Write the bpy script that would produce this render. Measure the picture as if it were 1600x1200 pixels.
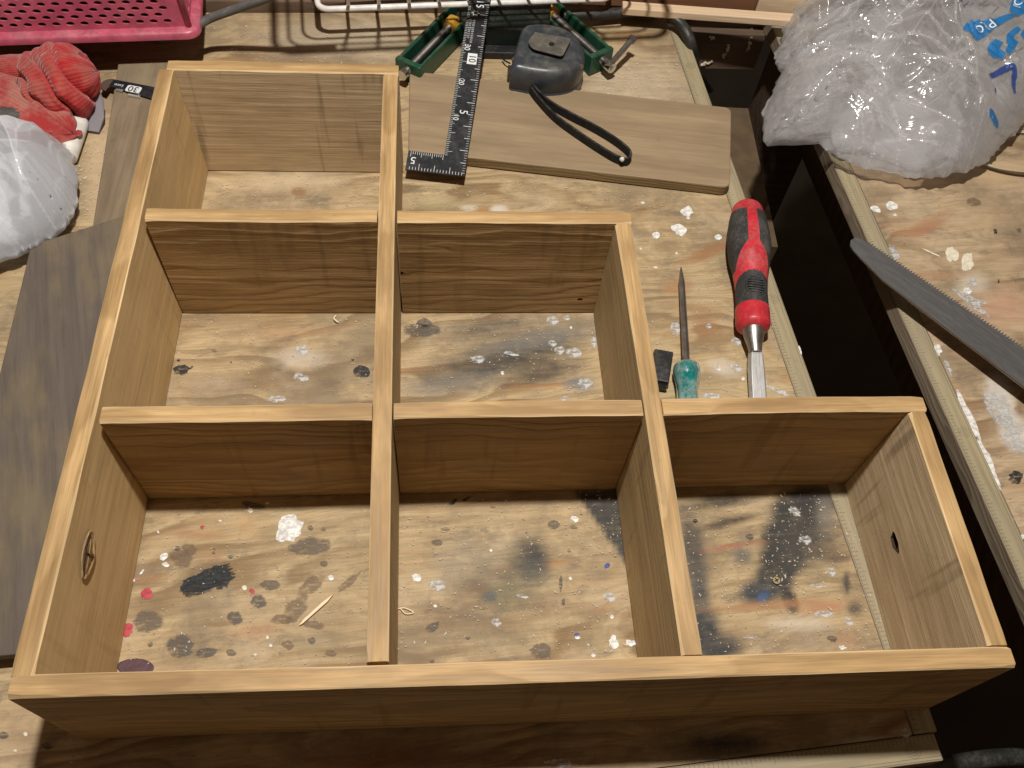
import bpy, bmesh, math, random
import numpy as np
from mathutils import Vector, Matrix, noise as mnoise
random.seed(7); rng = np.random.default_rng(7)
scene = bpy.context.scene
for o in list(bpy.data.objects): bpy.data.objects.remove(o)

# ------------------------------------------------------------------ camera, light, exposure
CAM = Vector((0.14556, -0.08034, 0.41922)); PITCH, YAW, ROLL, FPX = .5662, -.1609, .1284, 1372.53
ROT = Matrix.Rotation(YAW, 3, 'Z') @ Matrix.Rotation(PITCH, 3, 'X') @ Matrix.Rotation(ROLL, 3, 'Z')
cam_d = bpy.data.cameras.new('camera'); cam_d.sensor_width = 36; cam_d.lens = FPX / 1600 * 36
cam_d.clip_start = .01; cam_d.clip_end = 50
cam = bpy.data.objects.new('camera', cam_d); scene.collection.objects.link(cam)
cam.matrix_world = Matrix.Translation(CAM) @ ROT.to_4x4(); scene.camera = cam
world = bpy.data.worlds.new('World'); scene.world = world; world.use_nodes = True
world.node_tree.nodes['Background'].inputs[0].default_value = (1, .68, .43, 1)
world.node_tree.nodes['Background'].inputs[1].default_value = .125
lamp_d = bpy.data.lights.new('ceiling_lamp', 'POINT'); lamp_d.energy = 33.0; lamp_d.color = (1, .955, .885); lamp_d.shadow_soft_size = .018
lamp = bpy.data.objects.new('ceiling_lamp', lamp_d); scene.collection.objects.link(lamp); lamp.location = (.162, .183, .82)
vs = scene.view_settings; vs.view_transform = 'Standard'; vs.look = 'None'; vs.exposure = 0; vs.gamma = 1
scene.render.resolution_x, scene.render.resolution_y = 1024, 768
scene.cycles.max_bounces = 5; scene.cycles.transparent_max_bounces = 10

def at(u, v, z=0.):                       # photo pixel (1600x1200) -> point of the bench at height z
    d = ROT @ Vector(((u - 800) / FPX, -(v - 600) / FPX, -1)); k = (z - CAM.z) / d.z
    return CAM + d * k

# ------------------------------------------------------------------ node helpers
class NT:
    def __init__(s, name):
        s.m = bpy.data.materials.new(name); s.m.use_nodes = True; s.t = s.m.node_tree; s.t.nodes.clear()
    def n(s, typ, ins=None, **kw):
        nd = s.t.nodes.new(typ)
        for k, v in kw.items(): setattr(nd, k, v)
        for k, v in (ins or {}).items():
            if hasattr(v, 'node') or isinstance(v, bpy.types.NodeSocket): s.t.links.new(v, nd.inputs[k])
            else: nd.inputs[k].default_value = v
        return nd
    def math(s, op, a, b=0., c=None, clamp=False):
        nd = s.t.nodes.new('ShaderNodeMath'); nd.operation = op; nd.use_clamp = clamp
        for i, v in enumerate((a, b) if c is None else (a, b, c)):
            if isinstance(v, bpy.types.NodeSocket): s.t.links.new(v, nd.inputs[i])
            else: nd.inputs[i].default_value = v
        return nd.outputs[0]
    def vmath(s, op, a, b=(0, 0, 0)):
        nd = s.t.nodes.new('ShaderNodeVectorMath'); nd.operation = op
        for i, v in enumerate((a, b)):
            if isinstance(v, bpy.types.NodeSocket): s.t.links.new(v, nd.inputs[i])
            else: nd.inputs[i].default_value = v
        return nd.outputs[0]
    def noise(s, vec, scale=1., detail=3., rough=.55, dist=0.):
        return s.n('ShaderNodeTexNoise', {'Vector': vec, 'Scale': scale, 'Detail': detail, 'Roughness': rough, 'Distortion': dist}).outputs[0]
    def ramp(s, fac, a, b, lo=0., hi=1.):
        nd = s.n('ShaderNodeMapRange', {'Value': fac, 'From Min': a, 'From Max': b, 'To Min': lo, 'To Max': hi}); nd.interpolation_type = 'SMOOTHSTEP'
        return nd.outputs[0]
    def mix(s, fac, a, b, blend='MIX'):
        nd = s.t.nodes.new('ShaderNodeMix'); nd.data_type = 'RGBA'; nd.blend_type = blend
        for sk, v in ((nd.inputs[0], fac), (nd.inputs[6], a), (nd.inputs[7], b)):
            if isinstance(v, bpy.types.NodeSocket): s.t.links.new(v, sk)
            else: sk.default_value = v if not isinstance(v, tuple) or len(v) == 4 else (*v, 1)
        return nd.outputs[2]
    def bump(s, h, strength, dist, normal=None):
        ins = {'Height': h, 'Strength': strength, 'Distance': dist}
        if normal is not None: ins['Normal'] = normal
        return s.n('ShaderNodeBump', ins).outputs[0]
    def out(s, shader):
        s.n('ShaderNodeOutputMaterial', {'Surface': shader}); return s.m
    def principled(s, color, rough=.5, normal=None, metal=0., spec=.4, **kw):
        ins = {'Base Color': color if isinstance(color, bpy.types.NodeSocket) else (*color, 1)[:4], 'Roughness': rough, 'Metallic': metal, 'Specular IOR Level': spec}
        if normal is not None: ins['Normal'] = normal
        ins.update({k.replace('_', ' '): v for k, v in kw.items()})
        return s.n('ShaderNodeBsdfPrincipled', ins).outputs[0]
def c4(c): return (*c, 1)

def wood(name, light, dark, freq=260., fibre=.35, stain=None, stain_amt=.4, pith=(.05, .03), wob=.010, rough=.6, bump=.25, bdist=.0006, seed=0., cross=0., rk=1.):
    """board timber: growth rings round a pith beside the board, fibres along local X"""
    t = NT(name); tc = t.n('ShaderNodeTexCoord').outputs['Object']; rnd = t.n('ShaderNodeObjectInfo').outputs['Random']
    off = t.n('ShaderNodeCombineXYZ', {'X': t.math('MULTIPLY', rnd, 13.), 'Y': t.math('MULTIPLY', rnd, .013), 'Z': t.math('MULTIPLY', rnd, -.021)}).outputs[0]
    p = t.vmath('ADD', t.vmath('ADD', tc, off), (seed, 0, 0))
    n1 = t.noise(t.vmath('MULTIPLY', p, (7, 26, 26)), 1, 2.5)
    n2 = t.noise(t.vmath('MULTIPLY', p, (16, 60, 60)), 1, 2)
    sx = t.n('ShaderNodeSeparateXYZ', {'Vector': p})
    d = t.math('MULTIPLY', t.math('SUBTRACT', n1, .5), wob * 3)
    d2 = t.math('MULTIPLY', t.math('SUBTRACT', n2, .5), wob * .5)
    y = t.math('ADD', sx.outputs[1], pith[0]); z = t.math('ADD', t.math('ADD', sx.outputs[2], pith[1]), d)
    r = t.math('ADD', t.math('SQRT', t.math('ADD', t.math('MULTIPLY', y, y), t.math('MULTIPLY', z, z))), d2)
    fr = t.math('FRACT', t.math('MULTIPLY', r, freq))
    ring = t.math('MULTIPLY', t.ramp(fr, .15, .85), t.ramp(fr, .86, 1., 1., 0.))
    ringamt = t.math('MULTIPLY', ring, t.ramp(t.noise(t.vmath('MULTIPLY', p, (4, 40, 40)), 1, 2), .3, .7, .35, 1.))
    fib = t.noise(t.vmath('MULTIPLY', p, (45, 1500, 1500)), 1, 3, .6)
    fib2 = t.noise(t.vmath('MULTIPLY', p, (14, 330, 330)), 1, 3, .6)
    col = t.mix(t.math('MULTIPLY', ringamt, .75 * rk), light, dark)
    f = t.math('ADD', t.math('MULTIPLY', t.math('SUBTRACT', fib, .5), fibre * 1.6), t.math('MULTIPLY', t.math('SUBTRACT', fib2, .5), fibre * 2.2))
    g = t.math('ADD', 1., f)
    col = t.mix(1., col, t.n('ShaderNodeCombineColor', {0: g, 1: g, 2: g}).outputs[0], 'MULTIPLY')
    if stain:
        m = t.ramp(t.noise(t.vmath('MULTIPLY', p, (14, 38, 38)), 1, 4, .6), .42, .68, 0., stain_amt)
        col = t.mix(m, col, stain)
    if cross:
        cb = t.noise(t.vmath('MULTIPLY', t.vmath('ADD', p, (0, 0, 0)), (95, 6, 9)), 1, 2.5, .6)
        m = t.ramp(cb, .56, .68, 0., cross); col = t.mix(m, col, tuple(x * .45 for x in dark))
    bl = t.ramp(t.noise(p, 140, 3), .66, .78, 0, .25); col = t.mix(bl, col, tuple(x * .5 for x in dark))
    h = t.math('ADD', t.math('MULTIPLY', ring, .7 * rk * rk), t.math('ADD', t.math('MULTIPLY', fib, .5), t.math('MULTIPLY', fib2, .9)))
    nr = t.bump(h, bump, bdist)
    return t.out(t.principled(col, t.ramp(fib2, .3, .7, rough - .08, rough + .12), nr, spec=.3))

def plywood(name, light, dark, red, seed=0., attr=True):
    """rotary cut bench plywood, grain along local X; soft paint stains come from the point attribute"""
    t = NT(name); p = t.vmath('ADD', t.n('ShaderNodeTexCoord').outputs['Object'], (seed, seed * .7, 0))
    sx = t.n('ShaderNodeSeparateXYZ', {'Vector': p})
    n1 = t.noise(t.vmath('MULTIPLY', p, (4.5, 13, 1)), 1, 3, .5); n2 = t.noise(t.vmath('MULTIPLY', p, (11, 55, 1)), 1, 3, .6)
    v = t.math('ADD', sx.outputs[1], t.math('ADD', t.math('MULTIPLY', n1, .22), t.math('MULTIPLY', n2, .014)))
    fr = t.math('FRACT', t.math('MULTIPLY', v, 62)); ring = t.math('MULTIPLY', t.ramp(fr, .1, .8), t.ramp(fr, .82, 1., 1., 0.))
    fade = t.ramp(t.noise(t.vmath('MULTIPLY', p, (6, 16, 1)), 1, 2), .38, .62)
    col = t.mix(t.math('MULTIPLY', t.math('MULTIPLY', ring, fade), .88), light, dark)
    fr2 = t.math('FRACT', t.math('MULTIPLY', v, 190)); col = t.mix(t.math('MULTIPLY', t.ramp(fr2, .3, 1.), .22), col, dark)
    redm = t.math('MULTIPLY', t.ramp(t.noise(t.vmath('MULTIPLY', p, (9, 42, 1)), 1, 3, .6), .55, .72), t.ramp(ring, .2, .9, .3, 1.))
    col = t.mix(t.math('MULTIPLY', redm, .85), col, red)
    fib = t.noise(t.vmath('MULTIPLY', p, (60, 1100, 1)), 1, 3, .65); fib2 = t.noise(t.vmath('MULTIPLY', p, (22, 300, 1)), 1, 3, .6)
    g = t.math('ADD', .2, t.math('ADD', t.math('MULTIPLY', fib, .8), t.math('MULTIPLY', fib2, .8)))
    col = t.mix(1., col, t.n('ShaderNodeCombineColor', {0: g, 1: g, 2: g}).outputs[0], 'MULTIPLY')
    dust = t.ramp(t.noise(p, 22, 5, .65), .48, .7, 0, .45); col = t.mix(dust, col, (.50, .40, .28))
    grime = t.ramp(t.noise(t.vmath('ADD', p, (3, 1, 0)), 13, 6, .7), .45, .64, 0, .68); col = t.mix(grime, col, (.20, .15, .095))
    gr2 = t.ramp(t.noise(t.vmath('MULTIPLY', t.vmath('ADD', p, (7, 2, 0)), (1, 2.2, 1)), 34, 6, .72), .52, .66, 0, .5); col = t.mix(gr2, col, (.13, .105, .08))
    pits = t.ramp(t.noise(t.vmath('MULTIPLY', p, (300, 520, 1)), 1, 2, .5), .70, .76, 0, .7); col = t.mix(pits, col, (.10, .065, .04))
    if attr:
        a = t.n('ShaderNodeAttribute', attribute_name='stain')
        k1 = t.noise(p, 130, 5, .7); k2 = t.noise(t.vmath('MULTIPLY', p, (60, 420, 1)), 1, 3, .6)
        kk = t.math('ADD', t.math('MULTIPLY', t.math('SUBTRACT', k1, .5), .75), t.math('MULTIPLY', t.math('SUBTRACT', k2, .5), .55))
        al = a.outputs['Alpha']
        m = t.math('ADD', al, t.math('MULTIPLY', kk, t.ramp(al, 0., .35)), clamp=True)
        m = t.math('MULTIPLY', m, .95); col = t.mix(m, col, a.outputs['Color'])
    dk = t.ramp(t.noise(t.vmath('ADD', p, (5, 5, 0)), 420, 3, .6), .68, .74, 0, .6); col = t.mix(dk, col, (.07, .05, .035))
    specks = t.ramp(t.noise(p, 900, 2, .5), .70, .76, 0, .75); col = t.mix(specks, col, (.62, .56, .47))
    h = t.math('ADD', t.math('MULTIPLY', ring, .4), t.math('ADD', fib2, t.math('MULTIPLY', fib, .6)))
    return t.out(t.principled(col, .68, t.bump(h, .22, .0006), spec=.25))

def dusty(name, col, rough=.45, dust=(.45, .40, .34), amt=.35, scale=60., metal=0., spec=.45, bump=.1, bscale=500., up=True, streak=None, **kw):
    t = NT(name); p = t.n('ShaderNodeTexCoord').outputs['Object']
    q = t.vmath('MULTIPLY', p, streak) if streak else p
    n = t.noise(q, scale, 5, .65); n2 = t.noise(q, scale * 8, 3, .6)
    m = t.ramp(t.math('ADD', t.math('MULTIPLY', n, .7), t.math('MULTIPLY', n2, .3)), .42, .66, 0, amt)
    if up:
        nz = t.n('ShaderNodeSeparateXYZ', {'Vector': t.n('ShaderNodeNewGeometry').outputs['Normal']}).outputs[2]
        m = t.math('MULTIPLY', m, t.ramp(nz, 0., .8, .25, 1.))
    c = t.mix(m, col, dust); v = t.ramp(t.noise(q, scale * 2.3, 4), .3, .7, .82, 1.12)
    c = t.mix(1., c, t.n('ShaderNodeCombineColor', {0: v, 1: v, 2: v}).outputs[0], 'MULTIPLY')
    r = t.math('ADD', rough, t.math('MULTIPLY', m, .4), clamp=True)
    return t.out(t.principled(c, r, t.bump(t.noise(q, bscale, 3), bump, .0004), metal, spec, **kw))

def film(name, col, solid=.5, rough=.22, spec=.6, bscale=20., bump=.6, trans=.35, edge=.45):
    """thin polythene: partly see-through, milky, glossy sharp creases"""
    t = NT(name); p = t.n('ShaderNodeTexCoord').outputs['Object']
    def rdg(sc, st, sd): return t.math('ABSOLUTE', t.math('SUBTRACT', t.noise(t.vmath('ADD', t.vmath('MULTIPLY', p, st), (sd, sd, 0)), sc, 2, .5, .6), .5))
    h = t.math('ADD', t.math('MULTIPLY', rdg(bscale, (1, 1, 1), 0.), 1.), t.math('MULTIPLY', rdg(bscale * 2.3, (1.6, .8, 1), 4.), .45))
    h = t.math('ADD', h, t.math('MULTIPLY', rdg(bscale * 5, (.8, 1.5, 1), 8.), .16))
    nr = t.bump(h, bump, .022)
    pr = t.principled(col, rough, nr, spec=spec)
    tl = t.n('ShaderNodeBsdfTranslucent', {'Color': c4(col), 'Normal': nr}).outputs[0]
    so = t.n('ShaderNodeMixShader', {0: trans, 1: pr, 2: tl}).outputs[0]
    lw = t.n('ShaderNodeLayerWeight', {'Blend': .3, 'Normal': nr}).outputs['Facing']
    cr = t.n('ShaderNodeAttribute', attribute_name='crease').outputs['Fac']
    fac = t.math('ADD', t.math('ADD', solid, t.math('MULTIPLY', cr, .42)), t.math('MULTIPLY', lw, edge), clamp=True)
    tr = t.n('ShaderNodeBsdfTransparent', {'Color': (.95, .95, .96, 1)}).outputs[0]
    gl = t.n('ShaderNodeBsdfGlossy', {'Color': (1, 1, 1, 1), 'Roughness': rough, 'Normal': nr}).outputs[0]
    tr = t.n('ShaderNodeMixShader', {0: t.math('MULTIPLY', t.n('ShaderNodeFresnel', {'IOR': 1.45, 'Normal': nr}).outputs[0], .9), 1: tr, 2: gl}).outputs[0]
    return t.out(t.n('ShaderNodeMixShader', {0: fac, 1: tr, 2: so}).outputs[0])

def flat(name, col, rough=.5, metal=0., spec=.4, alpha=1., **kw):
    t = NT(name); sh = t.principled(col, rough, None, metal, spec, **kw)
    if alpha < 1: sh = t.n('ShaderNodeMixShader', {0: alpha, 1: t.n('ShaderNodeBsdfTransparent').outputs[0], 2: sh}).outputs[0]
    return t.out(sh)
def splat_mat(name, col, alpha=1., rough=.55, bump=.3, thin=.0, soft=.12, rag=.8):
    """dried paint: worn through in places, ragged at the rim (point attribute fade: 0 rim, 1 inside)"""
    t = NT(name); p = t.n('ShaderNodeTexCoord').outputs['Object']; fd = t.n('ShaderNodeAttribute', attribute_name='fade').outputs['Fac']
    n = t.noise(p, 350, 4, .65); n2 = t.noise(t.vmath('MULTIPLY', p, (150, 900, 1)), 1, 3, .6); n3 = t.noise(p, 900, 3, .6)
    v = t.ramp(n, .3, .7, .8, 1.12); c = t.mix(1., col, t.n('ShaderNodeCombineColor', {0: v, 1: v, 2: v}).outputs[0], 'MULTIPLY')
    sh = t.principled(c, rough, t.bump(n, bump, .0005), spec=.35)
    a = t.ramp(t.math('ADD', t.math('MULTIPLY', n, .5), t.math('MULTIPLY', n2, .5)), .38, .58, max(0., alpha - thin), alpha)
    e = t.ramp(t.math('ADD', fd, t.math('MULTIPLY', t.math('SUBTRACT', t.math('ADD', t.math('MULTIPLY', n, .5), t.math('MULTIPLY', n3, .5)), .5), rag)), .5 - soft, .5 + soft)
    a = t.math('MULTIPLY', a, e)
    return t.out(t.n('ShaderNodeMixShader', {0: a, 1: t.n('ShaderNodeBsdfTransparent').outputs[0], 2: sh}).outputs[0])

M = {}
# shelf timber: light brown stain, sanded pale along the arrises
M['shelf_top'] = wood('shelf_wood', (.43, .28, .13), (.29, .175, .07), 230, .55, (.235, .14, .058), .65, (.022, .05), .008, .55, .25)
M['shelf_face'] = wood('shelf_wood_rough', (.42, .275, .125), (.265, .155, .06), 210, .42, (.26, .16, .065), .5, (.030, -.036), .018, .66, .8, .0012, cross=.28)
M['shelf_grey'] = wood('shelf_wood_weathered', (.57, .445, .28), (.38, .27, .15), 210, .34, (.36, .25, .14), .55, (.03, .0), .007, .68, .35, .0008, cross=.55, rk=.5)  # weathered tone, lightened further in colour for missing fill light
M['shelf_side'] = wood('shelf_wood_side', (.60, .42, .205), (.46, .30, .13), 120, .26, (.43, .295, .145), .6, (.04, -.045), .016, .6, .25, cross=.2, rk=.6)  # paler than the tops: extra side light put into the colour
M['shelf_green'] = wood('shelf_wood_olive', (.53, .40, .215), (.37, .26, .125), 200, .36, (.33, .235, .125), .55, (.035, -.02), .012, .66, .35, cross=.35, rk=.5)  # olive tone with brighter side light worked into the colour
M['sanded'] = wood('sanded_arris', (.66, .48, .27), (.50, .34, .165), 300, .2, None, 0, rough=.6)
M['endgrain'] = wood('end_grain', (.60, .42, .23), (.42, .27, .13), 600, .4, None, 0, rough=.7)
M['knot'] = wood('knot_wood', (.36, .24, .115), (.15, .09, .04), 500, .5, None, 0, (.0, .0), .004, .6, .7)
M['knot_dark'] = flat('knot_hole_dark', (.035, .018, .010), .8)
M['ply'] = plywood('bench_plywood', (.45, .335, .19), (.215, .135, .062), (.37, .18, .065))
M['ply2'] = plywood('bench_plywood_right', (.455, .34, .215), (.23, .145, .078), (.36, .175, .075), 3.3)
M['ply_edge'] = wood('plywood_edge', (.26, .21, .15), (.12, .085, .055), 900, .5, None, 0, rough=.8)
M['strip'] = wood('edging_strip', (.35, .295, .185), (.27, .22, .13), 120, .3, (.30, .25, .18), .5, rough=.65)
M['strip_ink'] = flat('scale_ink', (.12, .10, .06), .7, alpha=.22)
M['brown_board'] = wood('brown_board', (.205, .155, .10), (.145, .108, .068), 60, .30, (.36, .29, .18), .45, wob=.02, rough=.75)
M['grey_board'] = wood('grey_plank', (.122, .098, .080), (.092, .074, .062), 60, .30, (.215, .165, .09), .6, wob=.03, rough=.75)
M['offcut'] = wood('planed_offcut', (.315, .23, .14), (.245, .175, .105), 40, .24, (.225, .165, .10), .6, wob=.02, rough=.6)
M['offcut_edge'] = wood('offcut_edge', (.27, .195, .10), (.17, .115, .055), 500, .4, None, 0, rough=.7)
M['dark_wood'] = wood('dark_wood', (.085, .053, .034), (.045, .028, .018), 90, .4, None, 0, rough=.8)
M['red_wood'] = wood('reddish_wood', (.24, .115, .06), (.15, .065, .032), 90, .3, None, 0, rough=.6)
M['apron_wood'] = wood('apron_wood', (.16, .11, .075), (.10, .065, .043), 60, .3, (.07, .045, .03), .5, wob=.02, rough=.75)
M['pale_wood'] = wood('pale_stick', (.66, .50, .34), (.55, .39, .24), 260, .18, None, 0, rough=.6)
M['floor'] = dusty('concrete_floor', (.03, .024, .018), .9, (.05, .04, .03), .4, 8, up=False)
M['wall'] = wood('wall_boarding', (.10, .06, .04), (.06, .035, .022), 60, .3, None, 0, rough=.8)
M['white_paint'] = splat_mat('white_paint', (.78, .77, .74), 1., .5, .25, .3)
M['faint_paint'] = splat_mat('rubbed_white_paint', (.58, .58, .57), .85, .6, .3, .8, soft=0.35, rag=1.1)
M['cream_paint'] = splat_mat('cream_paint', (.74, .68, .54), 1., .5)
M['black_paint'] = splat_mat('black_paint', (.022, .025, .028), .97, .6, .3, .75)
M['grey_stain'] = splat_mat('grey_stain', (.155, .125, .095), .78, .65, .2, .55, soft=0.35, rag=1.1)
M['brown_stain'] = splat_mat('brown_stain', (.20, .135, .085), .65, .6, .2, .5, soft=0.4, rag=1.2)
M['ink_stain'] = splat_mat('ink_grey_stain', (.105, .095, .085), .78, .6, .2, .65, soft=0.35, rag=1.1)
M['red_paint'] = splat_mat('red_paint', (.48, .055, .075), .97, .5, .2, .2)
M['blue_paint'] = splat_mat('blue_paint', (.06, .08, .32), .97, .5, .2, .2)
M['plum'] = splat_mat('plum_knot', (.10, .05, .06), .97, .65, .4, .15)
M['sawdust'] = flat('sawdust', (.66, .58, .46), .8)
M['shaving'] = flat('wood_shaving', (.80, .66, .46), .7)

# ------------------------------------------------------------------ object helpers
COL = scene.collection.objects
def link(name, me, parent=None, mats=(), matrix=None, smooth=False):
    for m in mats: me.materials.append(m)
    if smooth:
        for p in me.polygons: p.use_smooth = True
    o = bpy.data.objects.new(name, me); COL.link(o)
    if matrix is not None: o.matrix_world = matrix
    if parent is not None:
        o.parent = parent
        o.matrix_parent_inverse = parent_inv(parent)
    return o
WM = {}
def world_of(o):
    m = o.matrix_basis.copy()
    if o.parent: m = world_of(o.parent) @ o.matrix_parent_inverse @ m
    return m
def parent_inv(p): return world_of(p).inverted()
def thing(name, label, cat, loc=(0, 0, 0), group=None, rz=0.):
    o = bpy.data.objects.new(name, None); COL.link(o); o.location = loc; o.rotation_euler.z = rz; o.empty_display_size = .01
    o['label'] = label; o['category'] = cat
    if group: o['group'] = group
    return o
def tag(o, label, cat, group=None):
    o['label'] = label; o['category'] = cat
    if group: o['group'] = group
    return o
def mesh(name, V, F, mi=None):
    me = bpy.data.meshes.new(name); me.from_pydata([tuple(v) for v in V], [], [tuple(f) for f in F])
    if mi is not None: me.polygons.foreach_set('material_index', mi)
    me.update(); return me
class MB:
    def __init__(s): s.V, s.F, s.I = [], [], []
    def add(s, V, F, mi=0):
        b = len(s.V); s.V += [Vector(v) for v in V]; s.F += [tuple(i + b for i in f) for f in F]; s.I += [mi] * len(F); return s
    def box(s, c, size, mi=0, mat=None):
        V = [Vector(((i & 1) - .5, ((i >> 1) & 1) - .5, ((i >> 2) & 1) - .5)) * 1 for i in range(8)]
        V = [Vector((v.x * size[0], v.y * size[1], v.z * size[2])) for v in V]
        if mat is not None: V = [mat @ v for v in V]
        return s.add([v + Vector(c) for v in V], [(0, 2, 3, 1), (4, 5, 7, 6), (0, 1, 5, 4), (2, 6, 7, 3), (0, 4, 6, 2), (1, 3, 7, 5)], mi)
    def prism(s, poly, z0, z1, mi=0, mtop=None):
        n = len(poly); V = [(p[0], p[1], z0) for p in poly] + [(p[0], p[1], z1) for p in poly]
        s.add(V, [tuple(range(n))[::-1]] + [(i, (i + 1) % n, n + (i + 1) % n, n + i) for i in range(n)], mi)
        b = len(s.V) - 2 * n; s.F.append(tuple(b + n + i for i in range(n))); s.I.append(mi if mtop is None else mtop); return s
    def tube(s, pts, r, n=8, mi=0, closed=False):
        pts = [Vector(p) for p in pts]; N = len(pts); rr = r if hasattr(r, '__len__') else [r] * N; V = []; prev = None
        for i, p in enumerate(pts):
            a = pts[(i - 1) % N] if (closed or i > 0) else p; b = pts[(i + 1) % N] if (closed or i < N - 1) else p
            d = (b - a).normalized()
            if prev is None: u = d.cross(Vector((0, 0, 1)));  u = u if u.length > 1e-4 else d.cross(Vector((1, 0, 0)))
            else: u = prev - d * prev.dot(d)
            u.normalize(); prev = u; w = d.cross(u)
            V += [p + (u * math.cos(2 * math.pi * k / n) + w * math.sin(2 * math.pi * k / n)) * rr[i] for k in range(n)]
        F = []
        for i in range(N if closed else N - 1):
            j = (i + 1) % N
            F += [(i * n + k, i * n + (k + 1) % n, j * n + (k + 1) % n, j * n + k) for k in range(n)]
        if not closed: F += [tuple(range(n))[::-1], tuple((N - 1) * n + k for k in range(n))]
        return s.add(V, F, mi)
    def build(s, name, parent=None, mats=(), matrix=None, smooth=False, fix=True):
        me = mesh(name, s.V, s.F, s.I)
        if fix:
            bm = bmesh.new(); bm.from_mesh(me); bmesh.ops.recalc_face_normals(bm, faces=bm.faces); bm.to_mesh(me); bm.free()
        return link(name, me, parent, mats, matrix, smooth)
def autosmooth(o, ang=40):
    me = o.data
    for p in me.polygons: p.use_smooth = True
    bm = bmesh.new(); bm.from_mesh(me)
    for e in bm.edges: e.smooth = not (len(e.link_faces) == 2 and e.calc_face_angle(0) > math.radians(ang))
    bm.to_mesh(me); bm.free(); return o
def bevel(o, w, seg=2, ang=40):
    m = o.modifiers.new('bevel', 'BEVEL'); m.width = w; m.segments = seg; m.limit_method = 'ANGLE'; m.angle_limit = math.radians(ang); return o
def spline(pts, n=12, closed=False):
    P = [Vector(p) for p in pts]; N = len(P); out = []
    for i in range(N if closed else N - 1):
        a, b, c, d = (P[(i - 1) % N] if closed or i else P[0], P[i], P[(i + 1) % N], P[(i + 2) % N] if closed or i < N - 2 else P[-1])
        for k in range(n):
            t = k / n; out.append(.5 * ((2 * b) + (c - a) * t + (2 * a - 5 * b + 4 * c - d) * t * t + (3 * b - a - 3 * c + d) * t ** 3))
    if not closed: out.append(P[-1])
    return out
def frame(p, xdir, zdir=(0, 0, 1)):
    x = Vector(xdir).normalized(); z = Vector(zdir); z = (z - x * z.dot(x)).normalized(); y = z.cross(x)
    return Matrix((( x.x, y.x, z.x, p[0]), (x.y, y.y, z.y, p[1]), (x.z, y.z, z.z, p[2]), (0, 0, 0, 1)))
def text(name, s, size, matrix, mat, parent, shear=0., depth=.00012, align='CENTER', wscale=1.):
    cu = bpy.data.curves.new(name, 'FONT'); cu.body = s; cu.size = size; cu.align_x = align; cu.align_y = 'CENTER'; cu.extrude = depth; cu.shear = shear; cu.resolution_u = 4
    ob = bpy.data.objects.new(name, cu); COL.link(ob); dg = bpy.context.evaluated_depsgraph_get(); dg.update()
    me = bpy.data.meshes.new_from_object(ob.evaluated_get(dg)); bpy.data.objects.remove(ob)
    if wscale != 1: me.transform(Matrix.Diagonal((wscale, 1, 1, 1)))
    me.materials.clear()
    return link(name, me, parent, [mat], matrix)
def fbm(p, o=4): return mnoise.fractal(Vector(p), 1.0, 2.0, o)
def ridge(p): return 1 - abs(mnoise.noise(Vector(p))) * 2

# ------------------------------------------------------------------ the setting below and behind
fl = MB().box((.2, .3, -.76), (4, 4, .02)).build('floor', None, [M['floor']]); fl['kind'] = 'structure'
BR = math.radians(4.2)                                   # the benches stand a little askew to the shelf
def bench_frame(x, y): return Matrix.Translation((x, y, 0)) @ Matrix.Rotation(BR, 4, 'Z')

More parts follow.
